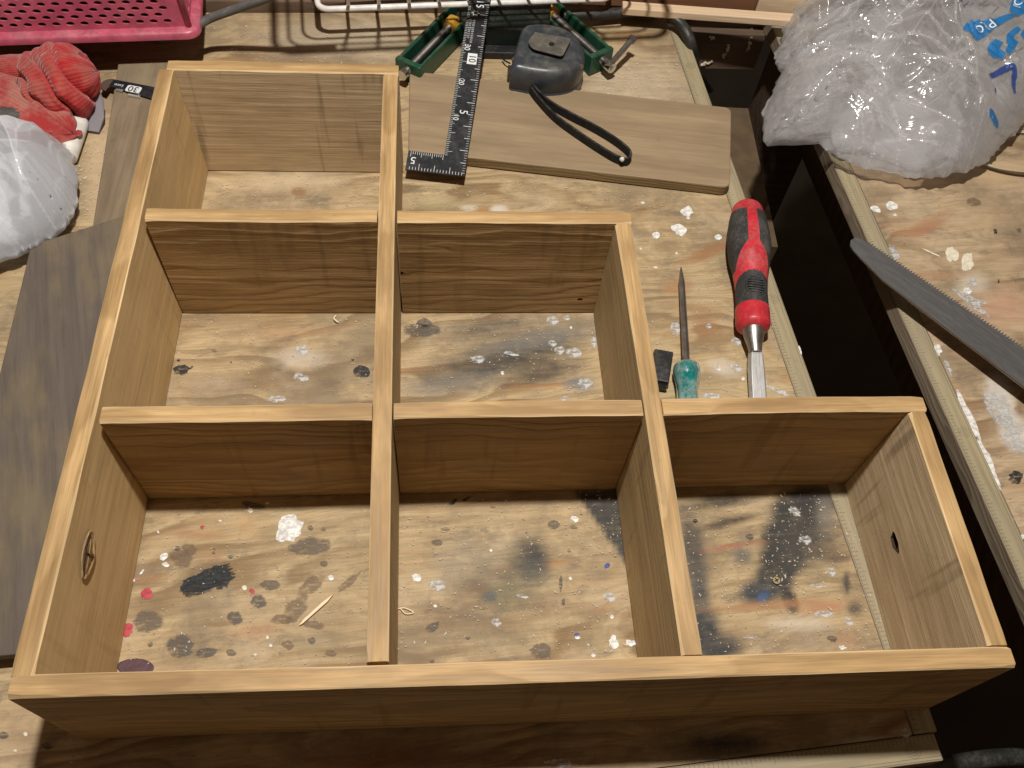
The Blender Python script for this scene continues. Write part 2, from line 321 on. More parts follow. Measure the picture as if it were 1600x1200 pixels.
# soft stains of the left bench: photo position, half axes in pixels, tilt, colour, strength, edge softness
BLK = (.028, .031, .034); OLV = (.17, .155, .09); BRN = (.17, .11, .065); GRY = (.20, .185, .165); RST = (.36, .185, .09); PAL = (.58, .52, .43); BLU = (.03, .09, .22)
STAINS = [
 (800, 556, 170, 44, -16, BLK, .72, .9), (840, 530, 120, 20, -12, GRY, .5, .9), (760, 512, 110, 26, -10, (.06, .06, .055), .45, .9), (850, 585, 80, 20, -14, BLK, .45, .9), (700, 600, 90, 20, -8, GRY, .5, .9), (905, 600, 30, 14, 0, (.12, .14, .16), .6, .7),
 (829, 868, 38, 40, 0, BLK, .62, .9), (835, 890, 28, 26, 0, (.05, .06, .075), .45, .8), (800, 905, 70, 50, 0, (.10, .095, .07), .45, .9), (790, 935, 46, 28, 0, OLV, .6, .9), (764, 932, 13, 11, 0, (.05, .09, .12), .7, .6), (747, 916, 24, 12, 10, BRN, .7, .6), (735, 935, 40, 36, 0, BRN, .35, .9), (720, 880, 60, 50, 0, GRY, .35, .9), (690, 960, 40, 18, 30, BRN, .4, .8), (860, 950, 120, 16, 5, BRN, .4, .9),
 (1250, 800, 46, 40, 0, BLK, .98, .35), (1228, 850, 42, 48, 8, BLK, .98, .4), (1212, 898, 34, 40, 12, BLK, .95, .5), (1186, 925, 34, 22, 0, (.03, .04, .055), .85, .6), (1234, 938, 12, 26, -25, BLK, .85, .5), (1192, 933, 11, 8, -30, BLU, .95, .6), (1280, 778, 50, 22, 0, BLK, .9, .6), (1262, 850, 60, 60, 0, (.05, .05, .048), .7, .9),
 (1100, 985, 32, 60, -10, (.03, .036, .042), .92, .7), (1130, 1010, 42, 26, 0, (.03, .036, .042), .8, .8), (1092, 915, 18, 60, -8, (.05, .056, .062), .75, .8), (1080, 850, 26, 80, -8, (.06, .055, .05), .6, .9), (1130, 782, 70, 14, -8, (.05, .04, .03), .75, .8), (1140, 815, 60, 8, -14, (.07, .05, .035), .6, .8), (1147, 853, 56, 5, -8, (.34, .13, .075), .75, .7), (1160, 868, 20, 16, 0, (.12, .115, .10), .7, .8), (1210, 945, 130, 9, -4, RST, .6, .8), (1285, 950, 50, 12, -5, (.40, .20, .11), .6, .8), (1323, 911, 7, 22, 0, BLK, .75, .8), (1336, 950, 16, 14, 0, (.09, .07, .06), .7, .8), (1310, 872, 24, 9, -8, (.12, .08, .055), .7, .8), (1250, 975, 60, 14, 0, PAL, .5, .8), (1240, 1000, 120, 22, 0, (.19, .14, .10), .4, .9), (1320, 1000, 26, 14, 0, (.38, .20, .12), .5, .8), (1290, 800, 20, 40, 0, (.20, .18, .15), .6, .9),
 (310, 835, 60, 9, 4, RST, .5, .8), (385, 822, 22, 22, 0, (.45, .27, .12), .45, .9), (330, 870, 24, 12, 0, RST, .4, .9), (225, 905, 60, 7, -4, RST, .5, .8), (400, 985, 50, 14, -12, (.44, .25, .13), .55, .8), (480, 1000, 60, 18, 0, (.20, .165, .11), .4, .9), (260, 1050, 60, 22, 0, (.40, .27, .16), .4, .9),
 (1105, 395, 48, 12, -22, (.30, .155, .07), .7, .7), (1058, 448, 28, 16, 0, (.34, .18, .085), .65, .7), (1085, 480, 62, 8, 6, (.28, .15, .075), .55, .8), (1100, 505, 30, 22, 50, (.30, .165, .085), .5, .8), (1110, 590, 60, 12, 0, (.20, .145, .09), .5, .9), (1130, 575, 30, 16, 20, PAL, .55, .8),
 (780, 327, 16, 8, 0, PAL, .8, .6), (732, 325, 16, 6, 0, PAL, .7, .6), (690, 318, 60, 12, 0, (.42, .34, .19), .5, .9),
 (470, 560, 50, 20, 0, (.52, .46, .40), .5, .9), (455, 520, 90, 10, -4, (.46, .25, .13), .35, .9), (330, 600, 60, 20, 0, (.50, .38, .26), .4, .9),
 (450, 285, 120, 20, 0, (.55, .43, .28), .55, .9), (467, 300, 14, 8, 0, (.26, .15, .08), .85, .5),
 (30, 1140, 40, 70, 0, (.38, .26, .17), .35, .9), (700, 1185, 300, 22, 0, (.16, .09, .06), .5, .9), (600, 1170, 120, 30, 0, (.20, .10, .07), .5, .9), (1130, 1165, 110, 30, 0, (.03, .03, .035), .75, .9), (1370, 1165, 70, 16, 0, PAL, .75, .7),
 (560, 60, 200, 40, 0, (.46, .385, .28), .6, .9), (1000, 130, 120, 60, 0, (.55, .45, .32), .5, .9), (160, 260, 40, 130, 0, (.56, .42, .26), .7, .8)]
TRI = [at(893, 764), at(1050, 764), at(1050, 890), at(985, 893)]     # masked patch of black spray
def stain_field(X, Y, stains, tri=None):
    col = np.zeros(X.shape + (3,)); al = np.zeros(X.shape)
    def over(c, a):
        nonlocal col, al
        na = a + al * (1 - a); k = np.where(na > 1e-6, a / np.maximum(na, 1e-6), 0)[..., None]
        col = col * (1 - k) + np.array(c) * k; al = na
    if tri:
        inside = np.full(X.shape, 1e9)
        for i in range(len(tri)):
            a, b = tri[i], tri[(i + 1) % len(tri)]; ex, ey = b.x - a.x, b.y - a.y; L = math.hypot(ex, ey)
            inside = np.minimum(inside, -((X - a.x) * ey * -1 + (Y - a.y) * ex) / L)
        over((.032, .035, .036), np.clip(inside / .0022 + .3, 0, 1) * .93)
    for (u, v, ru, rv, tilt, c, a, soft) in stains:
        ctr = at(u, v); ca, sa = math.cos(math.radians(tilt)), math.sin(math.radians(tilt))
        e1 = at(u + ru * ca, v + ru * sa) - ctr; e2 = at(u - rv * sa, v + rv * ca) - ctr
        det = e1.x * e2.y - e1.y * e2.x; dx, dy = X - ctr.x, Y - ctr.y
        s = (dx * e2.y - dy * e2.x) / det; t = (dy * e1.x - dx * e1.y) / det; r = np.sqrt(s * s + t * t)
        m = np.clip((1.25 - r) / (.2 + soft), 0, 1); m = m * m * (3 - 2 * m)
        if m.max() > 0: over(c, m * min(.97, a * (1.5 if a < .7 and max(c) < .13 else 1.2)))
    return col, al
def bench_top(name, fr, x0, x1, y0, y1, parent, mat, stains, tri, step=.002):
    nx, ny = int((x1 - x0) / step) + 1, int((y1 - y0) / step) + 1
    xs, ys = np.linspace(x0, x1, nx), np.linspace(y0, y1, ny); LX, LY = np.meshgrid(xs, ys)
    R = np.array(fr.to_3x3()); T = np.array(fr.translation)
    X = R[0, 0] * LX + R[0, 1] * LY + T[0]; Y = R[1, 0] * LX + R[1, 1] * LY + T[1]
    Z = np.zeros_like(LX); V = np.stack([LX, LY, Z], -1).reshape(-1, 3)
    idx = np.arange(nx * ny).reshape(ny, nx)
    F = np.stack([idx[:-1, :-1], idx[:-1, 1:], idx[1:, 1:], idx[1:, :-1]], -1).reshape(-1, 4)
    b = len(V); V = np.vstack([V, [[x0, y0, 0], [x1, y0, 0], [x1, y1, 0], [x0, y1, 0], [x0, y0, -.012], [x1, y0, -.012], [x1, y1, -.012], [x0, y1, -.012]]])
    SF = np.array([[b, b + 4, b + 5, b + 1], [b + 1, b + 5, b + 6, b + 2], [b + 2, b + 6, b + 7, b + 3], [b + 3, b + 7, b + 4, b], [b + 4, b + 7, b + 6, b + 5]]); F = np.vstack([F, SF])
    me = bpy.data.meshes.new(name); me.vertices.add(len(V)); me.vertices.foreach_set('co', V.ravel())
    me.loops.add(F.size); me.loops.foreach_set('vertex_index', F.ravel()); me.polygons.add(len(F))
    me.polygons.foreach_set('loop_start', np.arange(0, F.size, 4)); me.polygons.foreach_set('material_index', np.r_[np.zeros(len(F) - 5, int), np.ones(5, int)].astype(np.int32)); me.update(calc_edges=True)
    c, a = stain_field(X, Y, stains, tri); C = np.zeros((len(V), 4), np.float32); C[:b, :3] = c.reshape(-1, 3); C[:b, 3] = a.ravel()
    at_ = me.attributes.new('stain', 'FLOAT_COLOR', 'POINT'); at_.data.foreach_set('color', C.ravel())
    return link(name, me, parent, [mat, M['ply_edge']], fr)

# ---- left bench
B1 = bench_frame(.3768, .001)                            # local origin at its near right corner
bench = thing('workbench', 'paint-spattered plywood workbench carrying the stepped shelf, clamp and hand tools', 'workbench', (.0, .2, -.74))
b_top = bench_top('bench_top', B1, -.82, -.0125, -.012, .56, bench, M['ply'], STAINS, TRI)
def strip(p0, p1, w, parent, name='edge_strip', h=.0125):
    p0, p1 = Vector(p0), Vector(p1); L = (p1 - p0).length
    o = MB().box((L / 2, w / 2, -h / 2 + .0004), (L, w, h)).build(name, parent, [M['strip']], frame(p0, p1 - p0)); bevel(o, .0008, 2)
    o.data.materials.append(M['ply_edge'])
    for pl in o.data.polygons: pl.material_index = 0 if pl.normal.z > .9 else 1
    k = MB()
    for i in range(int(L / .0022)):
        ln = .0022 if i % 5 else .0036
        k.box((.002 + i * .0022, w - .0008 - ln / 2, .00055), (.00022, ln, .0001))
    for i in range(3): k.box((L / 2, (.0009, w - .0006, w * .18)[i], .00055), (L, .00022, .0001))
    for q in np.arange(.035, L, .11):
        for rr in (.0011, .0022, .0034):
            k.tube([(q + rr * math.cos(a), w * .48 + rr * math.sin(a), .0005) for a in np.linspace(0, 2 * math.pi, 20, endpoint=False)], .00010, 4, closed=True)
    s = k.build('printed_scale', o, [M['strip_ink']], frame(p0, p1 - p0)); s['kind'] = 'stuff'
    return o
wB = lambda x, y, z=0: B1 @ Vector((x, y, z))
strip(wB(0, -.012), wB(0, .51), .0122, bench)
strip(wB(-.82, -.0245), wB(-.002, -.0245), .0122, bench)
for (lx, ly) in ((-.79, .02), (-.04, .02), (-.79, .52), (-.04, .52)): MB().box((0, 0, -.3765), (.045, .045, .727)).build('leg', bench, [M['dark_wood']], Matrix.Translation(wB(lx, ly)))
MB().box((-.41, .03, -.048), (.70, .018, .07)).build('apron', bench, [M['dark_wood']], B1)

# ---- right bench
B2 = bench_frame(.4455, .0526) @ Matrix.Rotation(math.radians(.2), 4, 'Z')
bench2 = thing('workbench', 'second plywood bench across the dark gap with white paint streaks, under the saw', 'workbench', (.7, .3, -.74))
ST2 = [(1450, 352, 46, 14, -28, (.36, .17, .09), .6, .8), (1440, 430, 80, 8, 0, (.38, .21, .11), .5, .8), (1520, 445, 30, 20, 0, PAL, .55, .8), (1570, 480, 60, 40, 0, (.50, .30, .20), .6, .9), (1562, 620, 22, 40, -20, (.72, .68, .63), .55, .5), (1585, 675, 24, 34, -25, (.72, .68, .63), .55, .5), (1460, 600, 60, 14, 20, (.40, .21, .12), .5, .8), (1540, 560, 60, 12, 10, (.42, .24, .14), .5, .8), (1440, 285, 80, 14, 0, (.42, .27, .15), .5, .9), (1560, 270, 60, 26, 0, (.52, .38, .23), .6, .9), (1420, 480, 30, 40, 60, PAL, .5, .8), (1540, 340, 60, 30, 0, (.50, .36, .22), .5, .9)]
bench_top('bench_top', B2, .0127, .55, -.16, .50, bench2, M['ply2'], ST2, None, .0025)
w2 = lambda x, y, z=0: B2 @ Vector((x, y, z))
strip(w2(.0125, -.16), w2(.0125, .50), .0123, bench2)
for (lx, ly) in ((.04, -.12), (.5, -.12), (.04, .46), (.5, .46)): MB().box((0, 0, -.3765), (.045, .045, .727)).build('leg', bench2, [M['dark_wood']], Matrix.Translation(w2(lx, ly)))
MB().box((.05, .17, -.05), (.02, .58, .075)).build('apron', bench2, [M['dark_wood']], B2)

# ---- rail, apron and reddish plank behind the benches
RL = lambda x: .5255 + .042 * x
rail = MB().box((.25, .030, .000), (.95, .060, .026)).build('back_rail', None, [M['apron_wood']], Matrix.Translation((0, .511, -.003)) @ Matrix.Rotation(math.radians(2.4), 4, 'Z'))
bevel(tag(rail, 'brown timber rail running along the back of the benches', 'timber rail'), .001)

# ------------------------------------------------------------------ paint spots on the benches
def blob(u, v, ru, rv, tilt=0., kind='white_paint', jag=.18, n=44, parent=None, name='paint_spot', z=.0002, h=.00016, seed=None):
    r = random.Random(int(u * 31 + v * 17) if seed is None else seed)
    ctr = at(u, v); ph = [r.uniform(0, 6.28) for _ in range(8)]; am = [r.uniform(.3, .9) * jag * .75 / (1 + .5 * k) for k in range(8)]
    ca, sa = math.cos(math.radians(tilt)), math.sin(math.radians(tilt)); ring = []; gr = 1.22 if name == 'paint_spot' else 1.
    for i in range(n):
        a = 2 * math.pi * i / n; k = 1 + sum(am[j] * math.sin((j + 2) * a + ph[j]) for j in range(8)) + (r.uniform(-.22, .22) * jag if ru > 4 else 0)
        x, y = ru * k * math.cos(a), rv * k * math.sin(a)
        x, y = x * gr, y * gr; p = at(u + x * ca - y * sa, v + x * sa + y * ca); ring.append(p - ctr)
    inn = .62 if name == 'paint_spot' else .9; V = [(p.x, p.y, z) for p in ring] + [(p.x * inn, p.y * inn, z + h) for p in ring] + [(0, 0, z + h)]
    F = [(i, (i + 1) % n, n + (i + 1) % n, n + i) for i in range(n)] + [(n + i, n + (i + 1) % n, 2 * n) for i in range(n)]
    me = mesh(name, V, F); fa = me.attributes.new('fade', 'FLOAT', 'POINT'); fa.data.foreach_set('value', [0. if name == 'paint_spot' else 1.] * n + [1.] * (n + 1))
    return link(name, me, parent or bench, [M[kind]], Matrix.Translation((ctr.x, ctr.y, 0)))
W_, G_, B_, K_, I_, R_, U_, C_, FT = 'white_paint', 'grey_stain', 'brown_stain', 'black_paint', 'ink_stain', 'red_paint', 'blue_paint', 'cream_paint', 'faint_paint'
SPOTS = [
 (452, 826, 19, 23, 15, W_, .28), (484, 854, 33, 13, -6, G_, .12), (229.5, 928, 9, 9, 0, R_, .12), (198, 984, 10, 11, 0, R_, .25), (316, 824, 3, 3, 0, R_, .15), (394, 924, 5, 3.4, 50, R_, .2),
 (232, 971, 22, 17, 0, G_, .22), (282, 1010, 21, 18, 0, I_, .24), (322, 1020, 18, 7, -12, I_, .22), (361, 1020, 8, 5, 0, G_, .25), (367, 966, 11, 11, 0, I_, .2), (404, 940, 12, 10, 0, I_, .25), (422, 914, 15, 8, -4, G_, .15),
 (486, 915, 21, 12, -35, B_, .3), (462, 952, 22, 15, -50, B_, .35), (440, 968, 16, 8, 0, B_, .4), (489, 976, 18, 6, 5, B_, .4), (545, 910, 24, 5, -42, B_, .35), (277, 857, 5, 4, 0, I_, .2), (334, 859, 3, 2.4, 0, I_, .2), (334, 864, 3, 1.6, 0, I_, .2), (360, 870, 4, 3, 0, I_, .2), (485, 825, 4.4, 4, 0, G_, .15), (505, 827, 4, 2.6, 0, B_, .2), (506, 881, 6, 4.5, 0, G_, .2), (517, 1021, 8, 5, 0, B_, .3), (395, 790, 16, 6, 10, G_, .4), (487, 1001, 6, 5, 0, G_, .3), (450, 1008, 9, 7, 0, B_, .3), (235, 1007, 5, 3, -20, I_, .4), (296, 858, 12, 8, 0, B_, .4), (283, 872, 20, 12, 20, B_, .4),
 (256, 870, 8, 4.5, -30, W_, .3), (259, 882.5, 5.5, 3.5, 0, W_, .2), (382, 918.5, 4, 3.6, 0, C_, .12), (517, 903, 4.6, 4, 40, W_, .12), (295, 1003, 2.4, 2, 0, W_, .1), (418, 996, 2.2, 3, 0, C_, .2), (423, 1008.5, 3, 2.4, 0, W_, .15), (222, 894, 5, 1.8, -45, W_, .3), (399, 1023, 2.4, 2, 0, C_, .2), (209, 907, 3, 2, -30, W_, .3), (418, 786, 4, 2, 0, W_, .3), (391, 798, 5, 3, 0, C_, .35), (344, 814, 3, 1.6, 0, C_, .2), (247, 831, 2.6, 1.5, 45, W_, .2),
 (651, 903, 7, 6, 10, W_, .22), (683, 915, 12, 9, 5, FT, .16), (898, 811, 6, 4.5, 20, W_, .35), (952, 933.5, 10, 7, 5, FT, .2), (775, 973, 8, 6, 25, FT, .35), (767, 860, 2.6, 2.4, 0, W_, .1), (959, 1004, 8, 9, 0, W_, .42), (985, 1005, 7, 5.5, 0, W_, .42), (901, 992, 4, 3, 0, U_, .15), (902, 996, 4.4, 3, 0, W_, .15), (948.5, 884, 5, 3.5, -25, U_, .22), (956, 964, 3, 3, 0, W_, .12), (927, 1024, 3.4, 3, 0, W_, .2), (680, 947, 3.2, 2.4, 0, C_, .15), (891, 904, 2.8, 2.6, 0, C_, .15), (816, 932, 9, 3, 8, FT, .3), (918, 1006, 4, 1.6, 50, FT, .3),
 (683, 848, 8.5, 5, -8, G_, .2), (696, 827, 7, 2.8, 5, B_, .3), (676, 980, 12, 6, -25, I_, .3), (865, 820, 9, 7, 0, G_, .18), (845, 1017, 17, 11, -5, G_, .22), (675, 1033, 4, 2.8, 0, I_, .2), (731, 997, 4, 2.4, 0, I_, .3), (708, 785, 9, 2.5, -35, K_, .3), (728, 780, 9, 2, -25, K_, .3), (876, 912, 2.6, 12, 0, I_, .35), (880, 941, 3, 5, 0, I_, .3), (896, 824, 6, 3, 0, B_, .3), (889, 861, 3, 2.4, 0, B_, .2), (770, 792, 4, 2, 0, B_, .3),
 (1171, 839, 6, 5, 0, I_, .15), (1193, 838, 5, 3.5, 0, I_, .25), (1086, 814, 4, 3, 0, K_, .2), (1298, 894, 8, 6, 0, FT, .5), (1258, 844, 9, 7, 20, FT, .6), (1242, 800, 9, 6, 30, FT, .6), (1276, 916, 12, 3, 0, FT, .5), (1325, 972, 6, 8, 0, FT, .5), (1285, 960, 14, 6, 0, FT, .6), (1316, 1012, 6, 3, 0, W_, .5), (1171, 996, 6, 2.4, 0, FT, .4), (1300, 998, 7, 5, 0, I_, .4),
 (659, 516, 30, 10, 3, I_, .28), (662, 506, 12, 8, 0, I_, .25), (652, 507, 2.4, 2, 0, B_, .1), (863, 501.5, 9.5, 7, 3, FT, .12), (885, 497.5, 5.5, 3.6, 0, FT, .2), (863, 537, 6.5, 5, 0, FT, .18), (874, 548, 8, 6.5, 0, FT, .2), (896, 552, 12, 8, 0, FT, .14), (927, 536, 4.4, 9, 5, FT, .2), (747, 562, 10, 6, -8, FT, .25), (785, 583, 2.6, 3, 0, W_, .2), (892, 512, 2, 2, 0, C_, .1), (914, 600, 12, 8, 0, FT, .5), (880, 624, 9, 3, -20, FT, .4), (798, 553, 10, 3, 10, FT, .5),
 (283, 578, 13, 7.5, -5, K_, .3), (279, 563, 3, 2, 0, K_, .2), (298, 575, 5, 1.6, -25, K_, .3), (565, 581, 14, 9, 0, K_, .25), (335, 548, 3.4, 2.6, 0, B_, .4), (551, 562, 2.2, 2, 0, K_, .1), (361, 566, 1.5, 1.3, 0, K_, .1), (472, 548, 8, 10, 0, FT, .6), (470, 590, 12, 6, 0, FT, .6), (432, 624, 14, 5, 0, FT, .6),
 (1073, 331, 9, 8, 0, W_, .3), (1075, 341, 3, 2, 0, W_, .1), (1061, 359, 11.5, 9, 10, W_, .26), (1025, 368, 6, 5.5, 0, W_, .18), (1122, 371, 5.5, 4.5, 0, W_, .1), (1056, 514, 9, 9.5, 0, FT, .26), (1107, 510, 4.5, 4, 0, FT, .15), (1151, 533.5, 9, 6.2, 0, FT, .16), (1213, 467.5, 6.5, 5, 0, W_, .14), (1217, 491, 10.5, 9, 15, W_, .16), (1228, 497, 3, 3.4, 0, W_, .2), (1249, 549, 3, 8, -15, W_, .25), (1111, 620, 14, 6, 0, FT, .15), (1123, 577, 3, 2.6, 0, W_, .15), (1161, 592, 3, 2.6, 0, W_, .15), (1004, 317, 3, 2, 0, W_, .2), (1057, 396, 2, 2, 0, C_, .1), (1001, 389, 2, 1.6, 0, C_, .1), (1024, 418, 3, 2, 0, C_, .3), (1150, 575, 9, 7, 30, FT, .6), (1194, 595, 5, 3, 60, FT, .5), (1215, 611, 20, 3.5, 25, FT, .6), (1040, 572, 3, 2, 0, C_, .3), (1201, 445, 2, 3, 0, W_, .1),
 (1340, 1176, 14, 7, 0, W_, .5), (1404, 1180, 12, 4, 0, FT, .5), (1412, 1147, 9, 10, 40, FT, .3), (1420, 1162, 14, 8, 0, FT, .4), (40, 1147, 3.4, 3, 0, C_, .1), (5, 1149, 8, 6, 0, I_, .2), (24, 1173, 3, 2, 0, C_, .2), (112, 1190, 3, 2, 0, FT, .2), (74, 1166, 8, 5, 0, I_, .3)]
for s in SPOTS: blob(*s[:5], kind=s[5], jag=s[6] * (.75 if s[5] in (W_, C_, R_) else .6))
blob(1300, 1177, 26, 7, kind=FT, jag=.4); blob(875, 1192, 24, 6, kind=FT, jag=.5); blob(212, 1043, 29, 14, kind='plum', jag=.04, name='knot', h=.0003)
# brushed black dab: comb of bristle strokes
k = MB(); r = random.Random(5)
for i in range(34):
    v = 886 + i * 1.28; f = 1 - abs(i / 33 - .5) * 1.1
    u0 = 326 - 47 * f * r.uniform(.8, 1.05) - (i - 16) * .9; u1 = 326 + 44 * f * r.uniform(.75, 1.08) - (i - 16) * .9; w = r.uniform(.8, 1.5)
    a, b, c_, d = at(u0, v + 5 + w), at(u0 + 1.5, v + 5 - w), at(u1, v - 5 - w), at(u1 - 3, v - 5 + w * .6)
    k.add([(q.x, q.y, .0004 + i * 1e-5) for q in (a, c_, d, b)] if False else [(q.x, q.y, .0004 + i * 1e-5) for q in (a, d, c_, b)], [(0, 1, 2, 3)])
pst = k.build('paint_stroke', bench, [M[K_]], fix=False); pst.data.attributes.new('fade', 'FLOAT', 'POINT').data.foreach_set('value', [1.] * len(pst.data.vertices))
blob(316, 910, 32, 15, -14, K_, .22); blob(346, 901, 18, 17, -30, K_, .3)
sp2 = [(1393, 322, 8.5, 7.5, 0, W_, .16), (1368, 327, 8, 5, 25, W_, .2), (1487, 398, 9.5, 13, -15, C_, .18), (1511, 410, 10, 14, 20, C_, .24), (1519, 442, 9, 6, 5, FT, .3), (1511, 455, 7, 5, 30, W_, .3), (1521, 316, 11, 7, 5, B_, .05), (1394, 397, 9, 13, -10, FT, .3), (1398, 336, 3, 2, 0, W_, .1), (1510, 703, 4.5, 10, -20, W_, .2), (1552, 786, 8, 13, -25, W_, .25), (1572, 808, 9, 7, 10, W_, .4), (1591, 842, 10, 6, -35, W_, .3), (1525, 735, 3, 4, 0, W_, .2), (1587, 746, 12, 9, -10, K_, .3), (1465, 547, 5, 10, -25, W_, .35), (1441, 520, 5, 8, -25, W_, .35), (1470, 595, 5, 7, -25, W_, .35), (1421, 498, 4, 14, -25, W_, .3), (1540, 763, 3, 3, 0, FT, .3), (1481, 575, 4, 12, -28, FT, .3), (1512, 650, 6, 46, -24, W_, .25), (1545, 725, 6, 40, -24, W_, .28), (1560, 640, 16, 30, -28, FT, .35), (1583, 680, 16, 28, -28, FT, .35), (1455, 395, 1.2, 14, -65, C_, .2), (1592, 360, 4, 3, 0, G_, .3), (1555, 362, 3, 4, 0, K_, .3), (1560, 440, 1.5, 3, 0, K_, .2), (1518, 472, 26, 10, 30, FT, .6)]
for s in sp2: blob(*s[:5], kind=s[5], jag=s[6], parent=bench2)

# ------------------------------------------------------------------ the stepped shelf
def ray(u, v): return ROT @ Vector(((u - 800) / FPX, -(v - 600) / FPX, -1))
def at_x(u, v, x): d = ray(u, v); return CAM + d * ((x - CAM.x) / d.x)
def at_y(u, v, y): d = ray(u, v); return CAM + d * ((y - CAM.y) / d.y)
T_, H_, Z0 = .0084, .0779, .0009
shelf = thing('stepped_shelf', 'unfinished stepped wooden shelf of six open compartments lying on the bench', 'shelf', (.18, .17, 0))
def board(name, p0, p1, face='shelf_face', top='shelf_top', H=H_, T=T_, lean=0., parent=None, label=None, z0=Z0, arris=.0006, bow=.0006):
    """p0->p1: centre line of the foot; long arrises sanded and slightly uneven"""
    p0, p1 = Vector((p0[0], p0[1], z0)), Vector((p1[0], p1[1], z0)); L = (p1 - p0).length; n = max(8, int(L / .005)); r = random.Random(int(L * 1e6) + len(name))
    V, F, I = [], [], []; s1, s2, b1 = r.uniform(0, 9), r.uniform(0, 9), r.uniform(-1, 1) * bow
    for i in range(n + 1):
        x = L * i / n; e = .35 if i in (0, n) else 1
        c1 = arris * (.6 + 1.3 * max(0, .5 + mnoise.noise((x * 40, s1, 0)))) * (2 - e); c2 = arris * (.6 + 1.3 * max(0, .5 + mnoise.noise((x * 40, s2, 3)))) * (2 - e)
        dz = .00035 * mnoise.noise((x * 14, s1, 7)); dy = b1 * math.sin(math.pi * x / L)
        V += [(x, -T / 2, 0), (x, -T / 2 + dy, H - c1), (x, -T / 2 + c1 * .8 + dy, H + dz), (x, T / 2 - c2 * .8 + dy, H + dz), (x, T / 2 + dy, H - c2), (x, T / 2, 0)]
    for i in range(n):
        a, b = i * 6, i * 6 + 6
        for k, m in ((0, 1), (1, 3), (2, 0), (3, 3), (4, 1), (5, 1)): F.append((a + k, a + (k + 1) % 6, b + (k + 1) % 6, b + k)); I.append(m)
    F += [tuple(range(6))[::-1], tuple(n * 6 + k for k in range(6))]; I += [2, 2]
    me = mesh(name, V, F, I)
    bm = bmesh.new(); bm.from_mesh(me); bmesh.ops.recalc_face_normals(bm, faces=bm.faces); bm.to_mesh(me); bm.free()
    fr = frame(p0, p1 - p0)
    if lean: fr = fr @ Matrix.Rotation(lean, 4, 'X')
    o = link(name, me, shelf if parent is None else parent, [M[top], M[face], M['endgrain'], M['sanded']], fr)
    if label: o['label'] = label
    return o
def cut(o, cutter_mb, matrix):
    c = cutter_mb.build('cutter', None, [M['knot_dark']], matrix); m = o.modifiers.new('b', 'BOOLEAN'); m.object = c; m.operation = 'DIFFERENCE'; m.solver = 'EXACT'; m.material_mode = 'TRANSFER'
    dg = bpy.context.evaluated_depsgraph_get(); dg.update(); me = bpy.data.meshes.new_from_object(o.evaluated_get(dg)); o.modifiers.clear(); o.data = me; bpy.data.objects.remove(c)
def ellipsoid(rx, ry, rz, jag=.0, n=14, m=8, seed=1):
    k = MB(); V = [(0, 0, -rz)]; r = random.Random(seed); js = [1 + r.uniform(-jag, jag) for _ in range(n)]
    for i in range(1, m):
        ph = -math.pi / 2 + math.pi * i / m
        V += [(rx * math.cos(ph) * math.cos(2 * math.pi * j / n) * js[j], ry * math.cos(ph) * math.sin(2 * math.pi * j / n) * js[j], rz * math.sin(ph)) for j in range(n)]
    V.append((0, 0, rz)); F = [(0, 1 + (j + 1) % n, 1 + j) for j in range(n)]
    for i in range(m - 2): F += [(1 + i * n + j, 1 + i * n + (j + 1) % n, 1 + (i + 1) * n + (j + 1) % n, 1 + (i + 1) * n + j) for j in range(n)]
    b = 1 + (m - 2) * n; F += [(b + j, b + (j + 1) % n, len(V) - 1) for j in range(n)]
    return k.add(V, F)
h2 = T_ / 2; X1B, X1F, X2, X3, Y1, Y2, YB = .1162, .1184, .2398, .3656, .1158, .2323, .3468
side = board('side_board', (-h2, T_ + .0004), (-h2, YB - .0003), 'shelf_side', lean=math.radians(-1.7))
board('base_board', (-.0098, h2 + .0010), (X3 + T_ + .0003, h2 - .0012), 'shelf_face', bow=.0003)
board('top_board', (-.0062, YB + h2), (X1B + T_ + .0004, YB + h2 + .0004), 'shelf_grey', label='weathered greyish top board with dark bands')
div1 = board('divider_board', (X1F + h2, T_ + .0012), (X1B + h2, YB - .0003), 'shelf_green')
div2 = board('divider_board', (X2 + h2 + .0003, T_ - .0004), (X2 + h2, Y2 - .0003), 'shelf_green')
endb = board('end_board', (X3 + h2 + .0002, T_ - .0008), (X3 + h2, Y1 + .0004), 'shelf_grey', label='weathered end board with a knot hole')
s2a = board('shelf_board', (.0004, Y2 + h2), (X1B - .0003, Y2 + h2), 'shelf_face')
s2b = board('shelf_board', (X1B + T_ + .0016, Y2 + h2), (X2 + T_ + .0004, Y2 + h2 + .0002), 'shelf_face', label='rough sawn shelf board with two nail holes')
board('shelf_board', (.0006, Y1 - .0004 + h2), (X1F - .0014, Y1 + h2), 'shelf_face')
board('shelf_board', (X1F + T_ - .0002, Y1 + h2), (X2 - .0004, Y1 + h2 + .0003), 'shelf_face')
board('shelf_board', (X2 + T_ + .0006, Y1 + h2 + .0004), (X3 + T_ + .0005, Y1 + h2 + .0009), 'shelf_face')
pk = at_x(1398, 848, X3); kd = at_x(1393, 832, X3) - at_x(1403, 865, X3); kd.x = 0; cut(endb, ellipsoid(kd.length * .5, .0030, .006, .16), frame(pk, kd, (1, 0, 0)))
MB().add(*[(lambda k: (k.V, k.F))(ellipsoid(.0026, .0016, .0012, .25, seed=4))][0]).build('knot', endb, [M['knot']], frame(pk - kd * .28 + Vector((.0022, 0, -.0006)), kd, (1, 0, 0)))
for (u, v, s) in ((626, 427, 1.1), (906, 468, 1.)): cut(s2b, ellipsoid(.0017 * s, .0011 * s, .004, .2, seed=int(u)), frame(at_y(u, v, Y2), (1, 0, 0), (0, 1, 0)))
